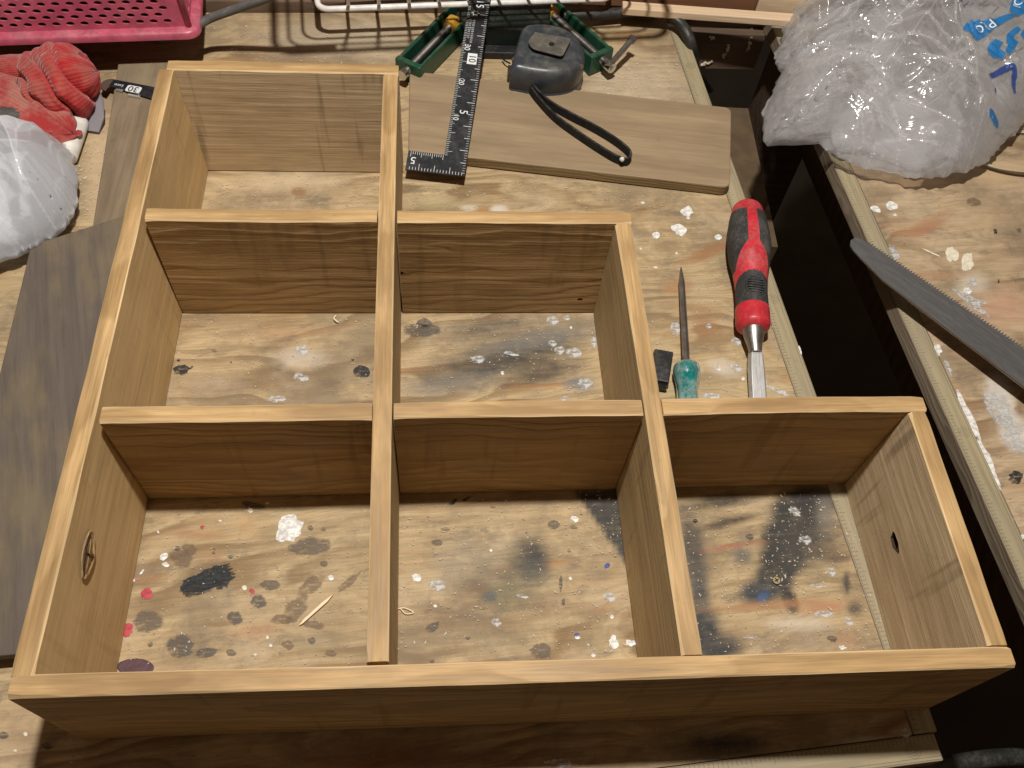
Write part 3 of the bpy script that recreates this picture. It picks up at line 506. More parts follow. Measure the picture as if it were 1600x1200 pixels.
# encased knot on the left side board, split across
pk = at_x(138, 867, -.0003); n = 30; r = random.Random(3)
fk = frame(pk, (0, 1, .12), (1, 0, .0297))
V = []; 
for ring, z in ((1., -.0004), (.93, .0002), (.80, -.0003), (.5, .0003)):
    for i in range(n): a = 2 * math.pi * i / n; V.append((.0108 * ring * math.copysign(abs(math.cos(a)) ** .95, math.cos(a)), .0060 * ring * math.sin(a) * (1 + .06 * math.sin(3 * a)) * (1 - .25 * abs(math.cos(a))), z + r.uniform(-.00012, .00012)))
V.append((0, 0, .0003)); F = []; 
for q in range(3): F += [(q * n + i, q * n + (i + 1) % n, (q + 1) * n + (i + 1) % n, (q + 1) * n + i) for i in range(n)]
F += [(3 * n + i, 3 * n + (i + 1) % n, 4 * n) for i in range(n)]
ko = link('knot', mesh('knot', V, F), side, [M['knot']], fk); ko['label'] = 'cracked oval knot in the side board'
MB().tube(spline([(-.0008, .0042, .0004), (.0002, .0016, .0005), (-.0006, -.001, .0005), (.0011, -.0040, .0004)], 4), .00035, 5).build('crack', ko, [M['knot_dark']], fk)
MB().tube(spline([(-.0085, .0018, .0001), (-.003, .0036, .0003), (.004, .0034, .0002), (.0085, .0014, .0001)], 6), .00035, 5).build('crack', ko, [M['knot_dark']], fk)

# ------------------------------------------------------------------ loose boards on the bench
def slab(name, poly, z0, z1, mats, label, cat, bw=.0008, direction=None, rough=.0):
    c = sum((Vector((p[0], p[1], 0)) for p in poly), Vector()) / len(poly); d = direction or (Vector((poly[1][0], poly[1][1], 0)) - Vector((poly[0][0], poly[0][1], 0)))
    fr = frame((c.x, c.y, z0), d); inv = fr.inverted(); loc = [inv @ Vector((p[0], p[1], z0)) for p in poly]
    if sum(a.x * b.y - a.y * b.x for a, b in zip(loc, loc[1:] + loc[:1])) < 0: loc = loc[::-1]
    o = MB().prism(loc, 0, z1 - z0, 1, 0).build(name, None, mats, fr); bevel(o, bw, 2); return tag(o, label, cat)
def rounded(poly, idx, r, n=5):
    out = []
    for i, p in enumerate(poly):
        p = Vector((p[0], p[1]))
        if i not in idx: out.append(p); continue
        a = Vector(poly[i - 1][:2]) - p; b = Vector(poly[(i + 1) % len(poly)][:2]) - p; a = p + a.normalized() * r; b = p + b.normalized() * r
        for k in range(n + 1): t = k / n; out.append(a * (1 - t) ** 2 + p * 2 * t * (1 - t) + b * t * t)
    return out
A = lambda u, v, z=0.: at(u, v, z).xy
slab('brown_board', [(-.0719, .4444), (-.0120, .4480), (-.0120, .262), (-.0575, .262)], .0006, .0062, [M['brown_board'], M['brown_board']], 'thin brown board lying under the black ruler end beside the shelf', 'board', direction=Vector((0, -1, 0)))
slab('grey_plank', [A(48, 383, .0125), A(193, 337, .0125), (-.0115, .308), (-.0115, .0372), A(-110, 1034, .0125)], .0064, .0125, [M['grey_board'], M['grey_board']], 'dark grey weathered plank dusted with sawdust along the left of the shelf', 'plank', .0006, Vector((.25, -1, 0)))
gp = rounded([at(1143, 168, .0085).xy, at(1141, 293, .0085).xy, (.1285, .3595), (.1285, .4395)], (0, 1), .006)
slab('offcut_board', gp, .0006, .0085, [M['offcut'], M['offcut_edge']], 'planed greyish offcut board with rounded corners under the tape measure strap', 'board', .0009, Vector((1, -.13, 0)))
# chips, splinter, shavings
sv = at(494, 953); d = at(521, 929) - at(467, 978)
k = MB().add([(0, -.0006, 0), (.024, -.0009, 0), (d.length, .0001, .0002), (.022, .0005, .0008), (.003, .0007, .0006)], [(0, 1, 2, 3, 4)])
L = d.length
o = MB().prism([(0, -.0001), (L * .1, -.0006), (L * .8, -.0008), (L, 0), (L * .7, .0007), (L * .15, .0006)], 0, .0008).build('wood_splinter', None, [M['shaving']], frame(at(467, 978, .0008), d))
tag(o, 'long pale wood splinter lying in the near left compartment', 'splinter')
o = MB().tube(spline([at(525, 493, .001), at(522, 497, .002), at(525, 501, .002), at(529, 504, .001)], 5), [.0002] + [.0005] * 14 + [.0002], 5).build('wood_shaving', None, [M['shaving']]); tag(o, 'small curled pale shaving at the foot of the middle left shelf board', 'shaving')
o = MB().tube(spline([at(620, 952, .001), at(632, 950, .001), at(646, 957, .001), at(634, 959, .001), at(626, 951, .0015)], 5), .0003, 5).build('wood_shaving', None, [M['shaving']]); tag(o, 'thin looped shaving beside the divider in the near middle compartment', 'shaving')
# dropped sawdust grains: one scatter
V, F = [], []; r = random.Random(11)
def grains(n, u0, u1, v0, v1, smin, smax, zf=lambda p: .0006):
    for _ in range(n):
        p = at(r.uniform(u0, u1), r.uniform(v0, v1))
        if (B1.inverted() @ p).x > -.003: continue
        s = r.uniform(smin, smax) * (.5 + r.random()); a = r.uniform(0, 3.14); l = r.uniform(1, 3.); z = zf(p)
        dx, dy = Vector((math.cos(a), math.sin(a))) * s * l, Vector((-math.sin(a), math.cos(a))) * s; b = len(V)
        V.extend([(p.x - dx.x, p.y - dx.y, z), (p.x + dy.x, p.y + dy.y, z), (p.x + dx.x, p.y + dx.y, z), (p.x - dy.x, p.y - dy.y, z), (p.x, p.y, z + s)]); F.extend([(b, b + 1, b + 4), (b + 1, b + 2, b + 4), (b + 2, b + 3, b + 4), (b + 3, b, b + 4)])
grains(330, 190, 580, 790, 1040, .00012, .0003); grains(420, 620, 990, 780, 1020, .00012, .00034); grains(480, 1070, 1380, 780, 1020, .00012, .00036); grains(140, 1190, 1290, 770, 900, .00014, .00032); grains(70, 900, 970, 768, 870, .00014, .00032)
grains(260, 270, 580, 495, 625, .00012, .0003); grains(330, 630, 930, 495, 622, .00012, .0003); grains(300, 1000, 1240, 320, 615, .00013, .0003); grains(200, 330, 590, 275, 325, .00014, .0003); grains(300, 625, 1080, 275, 330, .00014, .0003)
grains(300, 100, 175, 180, 400, .00015, .00045); grains(260, 920, 1060, 80, 160, .00015, .0004); grains(200, 330, 620, 40, 100, .00015, .0004)
sd = link('sawdust', mesh('sawdust', V, F), None, [M['sawdust']]); sd['kind'] = 'stuff'; tag(sd, 'scattered pale sawdust grains on the plywood', 'sawdust')

# ------------------------------------------------------------------ carpenter's square and ruler
M['steel_black'] = dusty('blackened_steel', (.014, .016, .020), .38, (.10, .10, .10), .3, 40, 0., .5)
M['mark'] = flat('etched_white', (.70, .72, .72), .6); M['ink'] = flat('black_ink', (.02, .02, .022), .6); M['mark_dim'] = flat('etched_grey', (.42, .43, .44), .6)
sq = thing('carpenter_square', 'black steel carpenter square with white scale leaning up over the offcut board', 'square', at(725, 272))
P0 = Vector((.1648, .3350, .0091)); d = Vector((.1393, .9786, .1482)).normalized(); xs = Vector((1, -.1393 / .9786, 0)).normalized()
SQ = frame(P0, -xs, d.cross(xs) if d.cross(xs).z > 0 else xs.cross(d))            # local x: along short arm (left), local y:
SQ = Matrix(((-xs.x, d.x, 0, P0.x), (-xs.y, d.y, 0, P0.y), (-xs.z, d.z, 0, P0.z), (0, 0, 0, 1))); nz = Vector((xs.x, xs.y, xs.z)).cross(d).normalized()
for i in range(3): SQ[i][2] = nz[i]
# (x runs left along the short arm, y up the long arm; flip handled by recalculated normals)
wq, tq = .0150, .0011
MB().prism([(0, 0), (.0385, 0), (.0385, wq), (wq, wq), (wq, .30), (0, .30)], 0, tq).build('blade', sq, [M['steel_black']], SQ)
k = MB(); z = tq + .00012
for i in range(1, 150):                                                            # outer mm scale of the long arm
    ln = .0052 if i % 10 == 0 else (.0035 if i % 5 == 0 else .0017); w = .00034 if i % 5 == 0 else .00018
    k.box((ln / 2 + .0003, i * .002, z), (ln, w, .0002))
for i in range(8, 180):                                                            # inner scale
    ln = .0046 if i % 10 == 0 else (.0030 if i % 5 == 0 else .0018); k.box((wq - ln / 2 - .0002, wq + (i - 8) * .00155, z), (ln, .00022, .0002))
for i in range(1, 19): ln = .0050 if i % 5 == 0 else .0022; k.box((i * .002, ln / 2 + .0003, z), (.00026, ln, .0002))
for i in range(0, 16): ln = .0040 if i % 5 == 0 else .0022; k.box((wq + .0006 + i * .0014, wq - ln / 2 - .0003, z), (.00024, ln, .0002))
s = k.build('scale_marks', sq, [M['mark']], SQ); s['kind'] = 'stuff'
def on_sq(x, y, ang):                                                              # text frame: world-handed basis on the blade
    X, Y, Z = (SQ.to_3x3() @ Vector(v) for v in ((-1, 0, 0), (0, 1, 0), (0, 0, 1))); p = SQ @ Vector((x, y, tq + .0002))
    m = Matrix(((X.x, Y.x, Z.x, p.x), (X.y, Y.y, Z.y, p.y), (X.z, Y.z, Z.z, p.z), (0, 0, 0, 1))); return m @ Matrix.Rotation(math.radians(ang), 4, 'Z')
text('numeral', '5', .0078, on_sq(.0070, .0515, -90), M['mark'], sq); text('numeral', '15', .0078, on_sq(.0070, .1500, -90), M['mark'], sq)
text('numeral', '10', .0052, on_sq(.0114, .0465, -90), M['mark'], sq); text('numeral', '20', .0052, on_sq(.0114, .0770, -90), M['mark'], sq); text('numeral', '30', .0058, on_sq(.0112, .1085, -90), M['mark'], sq)
text('numeral', '5', .0078, on_sq(.0345, .0078, 180), M['mark'], sq)
m10 = on_sq(.0066, .0985, -90); MB().box((0, 0, 0), (.0098, .0066, .0002)).build('number_plate', sq, [M['mark']], m10); text('numeral', '10', .0070, m10 @ Matrix.Translation((0, 0, .0002)), M['ink'], sq)
k = MB(); g = on_sq(.0092, .1410, 0); k.tube([(.0017 * math.cos(a), .0017 * math.sin(a), 0) for a in np.linspace(0, 6.283, 18, endpoint=False)], .00022, 4, closed=True)
for q in range(6): a = q * math.pi / 3; k.box((.0024 * math.cos(a), .0024 * math.sin(a), 0), (.0008, .0008, .0002), mat=Matrix.Rotation(a, 3, 'Z'))
k.build('gear_emblem', sq, [M['mark']], g)
k = MB(); r = random.Random(2); g = on_sq(.0104, .1345, -90)
for row, n in ((.0011, 11), (-.0013, 10)):
    x = 0.
    for i in range(n):
        w = r.uniform(.0010, .0018)
        for q in range(3): k.box((x + w / 2 + r.uniform(-.0002, .0002), row + (q - 1) * .00062, 0), (w * r.uniform(.5, 1), .0003, .0002))
        k.box((x + w * r.uniform(.3, .7), row, 0), (.0003, .0016, .0002)); x += w + .0005
k.build('small_print', sq, [M['mark_dim']], g)['kind'] = 'stuff'
# ruler end poking out on the left
ru = thing('steel_ruler', 'black steel ruler end marked 30 poking out left of the shelf', 'ruler', at(205, 142))
a, b = at(168, 134, .0075), at(236, 147, .0075); fr = frame(a, b - a); Lr = (b - a).length; wr = .0125
MB().prism([(-.002, 0)] + [(.002 - .006 * math.sin(t), -wr / 2 * math.cos(t)) for t in np.linspace(0.05, math.pi - .05, 12)][::1] + [(.045, wr / 2), (.045, -wr / 2)], 0, .0009).build('blade', ru, [M['steel_black']], fr)
MB().prism([(.0022 - .0062 * math.sin(t), -wr / 2 * math.cos(t)) for t in np.linspace(0.05, math.pi - .05, 14)], .0009, .0012).build('rusted_tip', ru, [flat('rust_brown', (.085, .06, .045), .7)], fr)
MB().prism(rounded([(.0135, -.0028), (.0235, -.0028), (.0235, .0034), (.0135, .0034)], (0, 1, 2, 3), .0016), .0009, .0012).build('number_plate', ru, [M['mark']], fr)
up = lambda x, y, z=.0013: fr @ Matrix.Translation((x, y, z)) @ Matrix.Rotation(math.pi, 4, 'Z')
text('numeral', '30', .0072, up(.0185, .0003), M['ink'], ru); text('lettering', 'Luco', .0032, up(.0078, .0015, .0010), M['mark'], ru, .25); text('lettering', '30cm', .0024, up(.0100, -.0028, .0010), M['mark_dim'], ru)
k = MB()
for i in range(12): ln = .0034 if i == 9 else .0016; k.box((.0175 + i * .0007, -wr / 2 + ln / 2 + .0002, .00105), (.00018, ln, .0002))
k.build('scale_marks', ru, [M['mark']], fr)['kind'] = 'stuff'

# ------------------------------------------------------------------ tape measure
M['tape_body'] = dusty('blue_grey_plastic', (.034, .042, .052), .30, (.20, .185, .16), .55, 14, 0., .5, .08, 900)
M['tape_dark'] = dusty('black_plastic', (.012, .012, .013), .45, (.12, .11, .10), .3, 60)
M['clip'] = dusty('dusty_clip', (.085, .078, .068), .7, (.19, .165, .13), .6, 80, 0., .3, .2, 900)
M['chrome'] = flat('bright_steel', (.62, .62, .62), .22, 1.); M['steel'] = dusty('worn_steel', (.36, .35, .34), .34, (.20, .17, .14), .4, 70, .95, .5, .1, 600)
M['strap'] = dusty('woven_strap', (.016, .016, .016), .75, (.14, .13, .12), .4, 200, 0., .2, .5, 2500)
tp = thing('tape_measure', 'dusty dark blue-grey tape measure with belt clip lying on its side', 'tape measure', at(860, 110))
ol = [A(799, 94, .028), A(806, 66, .028), A(817, 38, .028), A(835, 33, .028), A(862, 34, .028), A(888, 42, .028), A(907, 58, .028), A(916, 80, .028), A(910, 98, .028), A(893, 110, .028), A(862, 114, .028), A(832, 111, .028), A(812, 107, .028), A(799, 104, .028)]
ol = [v.xy for v in spline([(p.x, p.y, 0) for p in ol], 4, True)]; cc = sum((p for p in ol), Vector((0, 0))) / len(ol); n = len(ol)
lv = [(0, .965), (.0015, 1.), (.0095, 1.0), (.0100, .985), (.0106, 1.0), (.0200, 1.0), (.0240, .975), (.0268, .90), (.0280, .80), (.0274, .70), (.0272, .66)]
V = [((cc.x + (p.x - cc.x) * s), (cc.y + (p.y - cc.y) * s), z + .0006) for z, s in lv for p in ol]; V.append((cc.x, cc.y, .0278)); V.append((cc.x, cc.y, .0006)); F = [tuple(i for i in (q * n + j, q * n + (j + 1) % n, (q + 1) * n + (j + 1) % n, (q + 1) * n + j)) for q in range(len(lv) - 1) for j in range(n)]
F += [((len(lv) - 1) * n + j, (len(lv) - 1) * n + (j + 1) % n, len(V) - 2) for j in range(n)] + [((j + 1) % n, j, len(V) - 1) for j in range(n)]
autosmooth(MB().add(V, F).build('case', tp, [M['tape_body']]), 50)
cp = [A(836, 51, .031), A(893, 61, .031), A(879, 89, .031), A(832, 77, .031), A(824, 66, .031)]
cl = MB().prism(rounded(cp[::-1], (0, 1, 2, 3), .003), .0305, .0316).build('belt_clip', tp, [M['clip']]); bevel(cl, .0003)
q = at(862, 69, .0317); MB().tube([(q.x, q.y, .0314), (q.x, q.y, .0319)], .0021, 12).build('clip_hole_disc', cl, [M['tape_dark']])  # dark disc on the clip stands in for its shaded hole
for (u, v) in ((803, 93), (908, 103)): q = at(u, v, .0252); MB().tube([(q.x, q.y, .024), (q.x, q.y, .0258)], .0016, 10).build('screw', tp, [M['steel']])
q0 = at(798, 112, .006); MB().box(at(800, 120, .008), (.006, .010, .012)).build('tape_mouth', tp, [M['tape_dark']])
MB().tube([at(797, 99, .006), at(789, 95, .005), at(785, 92, .003)], .0006, 6).build('end_hook', tp, [M['tape_dark']])
# strap loop: flat ribbon
def ribbon(pts, w, th, name, parent, mat, updir=(0, 0, 1)):
    P = spline(pts, 10); V, F = [], []
    for i, p in enumerate(P):
        d = (P[min(i + 1, len(P) - 1)] - P[max(i - 1, 0)]).normalized(); side_ = d.cross(Vector(updir)).normalized(); upv = side_.cross(d)
        V += [p + side_ * sx * th / 2 + upv * sz * w / 2 for sx, sz in ((-1, -1), (1, -1), (1, 1), (-1, 1))]
    for i in range(len(P) - 1):
        for k in range(4): F.append((i * 4 + k, i * 4 + (k + 1) % 4, i * 4 + 4 + (k + 1) % 4, i * 4 + 4 + k))
    F += [(3, 2, 1, 0), tuple(len(V) - 4 + k for k in range(4))]
    return bevel(MB().add(V, F).build(name, parent, [mat]), .0005)
Zs = .0125
ribbon([at(814, 118, .016), at(824, 130, .014), at(838, 152, Zs), at(868, 184, Zs), at(912, 216, Zs), at(946, 238, Zs), at(964, 248, Zs), at(979, 252, Zs), at(985, 245, Zs), at(979, 234, Zs), at(957, 217, Zs), at(925, 198, Zs), at(890, 180, Zs), at(862, 164, Zs), at(842, 147, .0138), at(826, 129, .0155)], .0058, .0016, 'wrist_strap', tp, M['strap'])
MB().box(at(818, 120, .016), (.005, .006, .006), mat=Matrix.Rotation(.8, 3, 'Z')).build('strap_clasp', tp, [M['clip']])
q = at(972, 249, .0150); o = ellipsoid(.0017, .0017, .0017, .1).build('glue_bead', tp, [flat('glue', (.6, .6, .58), .5)], Matrix.Translation(q), True)

# ------------------------------------------------------------------ green corner clamp
M['green'] = dusty('green_enamel', (.010, .068, .038), .35, (.16, .15, .10), .35, 60, 0., .5); M['green_dark'] = dusty('dark_green_enamel', (.006, .013, .010), .5, (.10, .09, .07), .3, 60)
M['yellow'] = dusty('yellow_nut', (.52, .27, .02), .4, (.30, .22, .10), .4, 70)
clamp = thing('corner_clamp', 'green corner clamp with two screw arms and yellow nuts under the wire basket', 'clamp', at(790, 40))
def clamp_arm(e, c, half, nut_t, handle):
    e, c = Vector(e), Vector(c); d = (c - e); L = d.length; fr = frame((e.x, e.y, .0006), d)
    for s in (-1, 1):
        k = MB().prism([(0, s * half - .0013), (L, s * half - .0013), (L, s * half + .0013), (0, s * half + .0013)], 0, .0155)
        bevel(k.build('rail', clamp, [M['green']], fr), .0012, 2)
    bevel(MB().box((.002, 0, .0080), (.0045, half * 2 + .0032, .0160)).build('end_plate', clamp, [M['green']], fr), .001)
    MB().box((L * .5, 0, .0012), (L, half * 2 - .003, .002)).build('bed', clamp, [M['green_dark']], fr)
    pts, rr = [], []
    x = -.004
    while x < L * .80: pts.append((x, 0, .0105)); rr.append(.0029 if len(pts) % 2 else .00235); x += .0006
    autosmooth(MB().tube(pts, rr, 12).build('screw', clamp, [M['steel']], fr), 80)
    nt = MB().tube([(L * nut_t - .0042, 0, .0108), (L * nut_t + .0042, 0, .0108)], .0060, 6).build('nut', clamp, [M['yellow']], fr); bevel(nt, .0007)
    if handle:
        k = MB().tube([(-.004, 0, .0105), (-.012, 0, .0105)], .0038, 12); autosmooth(k.build('collar', clamp, [M['chrome']], fr))
        h0, h1 = at(951, 104, .012), at(988, 61, .018); hb = MB().tube([h0, h1], .0021, 10).build('tommy_bar', clamp, [M['steel']])
        MB().tube([h1 - (h1 - h0).normalized() * .002, h1 + (h1 - h0).normalized() * .001], .0031, 10).build('end_cap', hb, [M['steel']])
        MB().tube([h0 - (h1 - h0).normalized() * .001, h0 + (h1 - h0).normalized() * .002], .0031, 10).build('end_cap', hb, [M['steel']])
    else:
        k = MB().tube([(-.004, 0, .0105), (-.008, 0, .0105)], .0038, 12); autosmooth(k.build('collar', clamp, [M['chrome']], fr))
clamp_arm(at(637, 106, .0125), at(748, -8, .0125), .0088, .60, False); clamp_arm(at(941, 90, .0125), at(832, -8, .0125), .0088, .72, True)
q = at(788, 42, .012)
k = MB().prism([(q.x - .030, q.y - .012), (q.x + .032, q.y - .012), (q.x + .036, q.y + .022), (q.x - .034, q.y + .022)], .0006, .019); bevel(k.build('corner_block', clamp, [M['green_dark']]), .0015)
k = MB().prism([(q.x - .020, q.y - .022), (q.x + .020, q.y - .022), (q.x + .030, q.y - .0125), (q.x - .030, q.y - .0125)], .0006, .006); bevel(k.build('base_plate', clamp, [M['tape_dark']]), .001)

# ------------------------------------------------------------------ white wire basket on the clamp
M['white_wire'] = dusty('white_vinyl_wire', (.78, .77, .75), .35, (.50, .45, .38), .25, 40, 0., .5)
wb = thing('wire_basket', 'white plastic-coated wire basket standing over the green clamp', 'wire basket', at(700, 8, .026))
b0, b1 = at(497, 15, .0255), at(905, 0, .0255); ux = (b1 - b0).normalized(); uy = Vector((-ux.y, ux.x, 0)); Wb, Db, Hb, fl_ = .215, .15, .085, .052
def wp(x, y, z): return b0 + ux * x + uy * y + Vector((0, 0, z))
def loop(x0, x1, y0, y1, z, r_=.012, n=5):
    out = []
    for cx, cy, a0 in ((x1 - r_, y0 + r_, -90), (x1 - r_, y1 - r_, 0), (x0 + r_, y1 - r_, 90), (x0 + r_, y0 + r_, 180)):
        for i in range(n + 1): a = math.radians(a0 + 90 * i / n); out.append(wp(cx + r_ * math.cos(a), cy + r_ * math.sin(a), z))
    return out
MB().tube(loop(0, Wb, 0, Db, 0, .008), .0022, 10, closed=True).build('base_wire', wb, [M['white_wire']], smooth=True)
MB().tube(loop(-fl_ * .4, Wb + fl_ * .4, -fl_, Db + fl_ * .3, Hb, .012), .0024, 10, closed=True).build('rim_wire', wb, [M['white_wire']], smooth=True)
for f in (.38, .70): MB().tube(loop(-fl_ * .4 * f, Wb + fl_ * .4 * f, -fl_ * f, Db + fl_ * .3 * f, Hb * f, .010), .0011, 6, closed=True).build('hoop_wire', wb, [M['white_wire']], smooth=True)
for i in range(1, 10):
    x = Wb * i / 10; MB().tube([wp(x, -fl_, Hb), wp(x, .001, .0012), wp(x, Db - .001, .0012), wp(x, Db + fl_ * .3, Hb)], .0013, 6).build('cross_wire', wb, [M['white_wire']], smooth=True)
for i in range(1, 7):
    y = Db * i / 7; MB().tube([wp(-fl_ * .4, y, Hb), wp(.001, y, .0036), wp(Wb - .001, y, .0036), wp(Wb + fl_ * .4, y, Hb)], .0013, 6).build('cross_wire', wb, [M['white_wire']], smooth=True)

# ------------------------------------------------------------------ pink basket on a dark block
M['pink'] = dusty('pink_plastic', (.46, .085, .14), .33, (.50, .33, .30), .25, 50, 0., .5, Subsurface_Weight=.0)
pb = thing('pink_basket', 'pink perforated plastic basket upturned at the back left corner', 'basket', at(200, 30, .033))
zr = .034; f1 = at(312, 53, zr); f0 = at(0, 63, zr); ux = (f1 - f0).normalized(); uy = Vector((-ux.y, ux.x, 0)); Wp, Dp, Hp, ins = .24, .17, .085, .006
def pp(x, y, z): return f1 + ux * x + uy * y + Vector((0, 0, z))       # origin near right rim corner, x negative to the left
def perforated(P00, P10, P01, P11, nc, nr, margin, name):
    """panel with staggered oval holes; corners bottom-left, bottom-right, top-left, top-right"""
    k = MB(); S = 12
    def q(s, t): return (P00 * (1 - s) + P10 * s) * (1 - t) + (P01 * (1 - s) + P11 * s) * t
    ms, mt0, mt1 = margin
    def quad(s0, s1, t0, t1): k.add([q(s0, t0), q(s1, t0), q(s1, t1), q(s0, t1)], [(0, 1, 2, 3)])
    quad(0, 1, 0, mt0); quad(0, 1, mt1, 1); cw = (1 - 2 * ms) / nc; rh = (mt1 - mt0) / nr
    for j in range(nr):
        t0, t1 = mt0 + rh * j, mt0 + rh * (j + 1); o_ = cw * .5 if j % 2 else 0.
        quad(0, ms + o_, t0, t1); n_ = nc - (1 if j % 2 else 0); quad(ms + o_ + n_ * cw, 1, t0, t1)
        for i in range(n_):
            s0 = ms + o_ + i * cw; cx, cy = s0 + cw / 2, (t0 + t1) / 2; V = []
            for a in range(S):
                th = 2 * math.pi * a / S + math.pi / S; c_, s_ = math.cos(th), math.sin(th); m_ = max(abs(c_), abs(s_)); V.append(q(cx + cw / 2 * c_ / m_, cy + rh / 2 * s_ / m_))
            for a in range(S): th = 2 * math.pi * a / S + math.pi / S; V.append(q(cx + cw * .30 * math.cos(th), cy + rh * .33 * math.sin(th)))
            k.add(V, [(a, (a + 1) % S, S + (a + 1) % S, S + a) for a in range(S)])
    o = k.build(name, pb, [M['pink']]); m = o.modifiers.new('t', 'SOLIDIFY'); m.thickness = .0014; m.offset = 0; return o
rim = .007; a0, a1, c0, c1 = pp(-rim, rim, 0), pp(-Wp + rim, rim, 0), pp(-rim - ins, rim + ins, Hp), pp(-Wp + rim + ins, rim + ins, Hp)
e0, e1, g0, g1 = pp(-rim, Dp - rim, 0), pp(-Wp + rim, Dp - rim, 0), pp(-rim - ins, Dp - rim - ins, Hp), pp(-Wp + rim + ins, Dp - rim - ins, Hp)
perforated(a1, a0, c1, c0, 24, 17, (.035, .04, .96), 'side_wall'); perforated(a0, e0, c0, g0, 15, 17, (.05, .04, .96), 'end_wall'); perforated(e0, e1, g0, g1, 24, 17, (.035, .04, .96), 'side_wall'); perforated(e1, a1, g1, c1, 15, 17, (.05, .04, .96), 'end_wall')
MB().add([c1, c0, g0, g1], [(0, 1, 2, 3)]).build('base', pb, [M['pink']]).modifiers.new('t', 'SOLIDIFY').thickness = .0014
MB().tube(loop.__globals__['spline']([a0, c0], 2), [.0022] * 3, 8).build('corner_rib', pb, [M['pink']], smooth=True)
def prim(inset, z, r_=.009, n=6):
    out = []
    for cx, cy, a0_ in ((-inset - r_, inset + r_, -90), (-inset - r_, Dp - inset - r_, 0), (-Wp + inset + r_, Dp - inset - r_, 90), (-Wp + inset + r_, inset + r_, 180)):
        for i in range(n + 1): a = math.radians(a0_ + 90 * i / n); out.append(pp(cx + r_ * math.cos(a), cy + r_ * math.sin(a), z))
    return out
rings = [prim(.0075, .0012), prim(.005, .0016), prim(.001, .0010), prim(0, -.0004), prim(0, -.0040), prim(.0012, -.0042), prim(.0012, -.0008), prim(.0075, -.0002)]; n = len(rings[0])
k = MB().add([p for R_ in rings for p in R_], [(q * n + j, q * n + (j + 1) % n, ((q + 1) % 8) * n + (j + 1) % n, ((q + 1) % 8) * n + j) for q in range(8) for j in range(n)]); autosmooth(k.build('rim', pb, [M['pink']]), 50)
q = at(170, 60, .0); db = MB().box((0, 0, .0145), (.16, .10, .0285)).build('dark_block', None, [M['dark_wood']], frame((q.x - .02, q.y + .055, .0006), ux)); bevel(tag(db, 'dark wooden block in shadow under the pink basket', 'block'), .001)

# ------------------------------------------------------------------ chisel, awl, cap
def lathe(A_, B_, st, n=32, up=(0, 0, 1), sq=None, matf=None):
    """stations (t, r[, flat]) along A_->B_; sq flattens the section vertically"""
    A_, B_ = Vector(A_), Vector(B_); fr = frame(A_, B_ - A_, up); L = (B_ - A_).length; V, F, I = [], [], []
    for q in st:
        t, r_ = q[0], q[1]; kz = q[2] if len(q) > 2 else 1.
        V += [(t * L, r_ * math.sin(2 * math.pi * k / n), r_ * kz * math.cos(2 * math.pi * k / n)) for k in range(n)]
    for i in range(len(st) - 1):
        for k in range(n):
            F.append((i * n + k, i * n + (k + 1) % n, (i + 1) * n + (k + 1) % n, (i + 1) * n + k)); a = 2 * math.pi * (k + .5) / n; a = a - 2 * math.pi if a > math.pi else a
            I.append(matf((st[i][0] + st[i + 1][0]) / 2, a) if matf else 0)
    F += [tuple(range(n))[::-1], tuple((len(st) - 1) * n + k for k in range(n))]; I += [I[0], I[-1]]
    return V, F, I, fr
def lathe_obj(name, parent, mats, A_, B_, st, n=32, matf=None, ang=50, up=(0, 0, 1)):
    V, F, I, fr = lathe(A_, B_, st, n, up, matf=matf); me = mesh(name, V, F, I); bm = bmesh.new(); bm.from_mesh(me); bmesh.ops.recalc_face_normals(bm, faces=bm.faces); bm.to_mesh(me); bm.free()
    return autosmooth(link(name, me, parent, mats, fr), ang)
def smooth_st(ctrl, n=60):
    xs_, ys_ = [c[0] for c in ctrl], [c[1] for c in ctrl]; P = spline([(x, y * 100, 0) for x, y in ctrl], max(2, n // len(ctrl))); return [(p.x, max(p.y / 100, .0002)) for p in P]
M['red_plastic'] = dusty('red_plastic', (.50, .022, .035), .38, (.45, .30, .28), .22, 60, 0., .5); M['rubber'] = dusty('black_rubber', (.030, .030, .031), .6, (.14, .13, .12), .5, 80, 0., .35, .35, 700)
ch = thing('chisel', 'wood chisel with red and black grip lying on the bench by the gap', 'chisel', at(1180, 600))
cA, cB = at(1167, 322, .0125), at(1177, 517, .0118)
prof = smooth_st([(0, .0020), (.008, .0068), (.03, .0092), (.08, .0104), (.16, .0120), (.31, .0134), (.40, .0132), (.47, .0126), (.545, .0112), (.625, .0101), (.72, .0095), (.82, .0096), (.843, .0096), (.850, .0100), (.90, .0101), (.955, .0100), (.975, .0094), (.99, .0078), (1, .0060)], 260)
def chm(t, a):
    a = abs(a + .06)
    lim = .26 if t < .40 else .26 + (t - .40) * 5.2
    if .10 + .025 * max(0, 1 - a) < t < .585 and a > lim: return 1
    if .615 + .055 * min(1.6, a) ** 2 * .6 < t < .845: return 1
    return 0
st = prof
grip = lathe_obj('handle', ch, [M['red_plastic'], M['rubber']], cA, cB, st, 160, chm, 60)
fr = frame(cA, cB - cA); Lh = (cB - cA).length
for i in range(7):
    w = .0052 * math.sqrt(max(0, 1 - ((i - 3) / 3.8) ** 2)); x = Lh * (.668 + i * .0185); bevel(MB().box((x, 0, .0096), (.0009, w * 2, .0009)).build('grip_ridge', grip, [M['rubber']], fr), .0002)
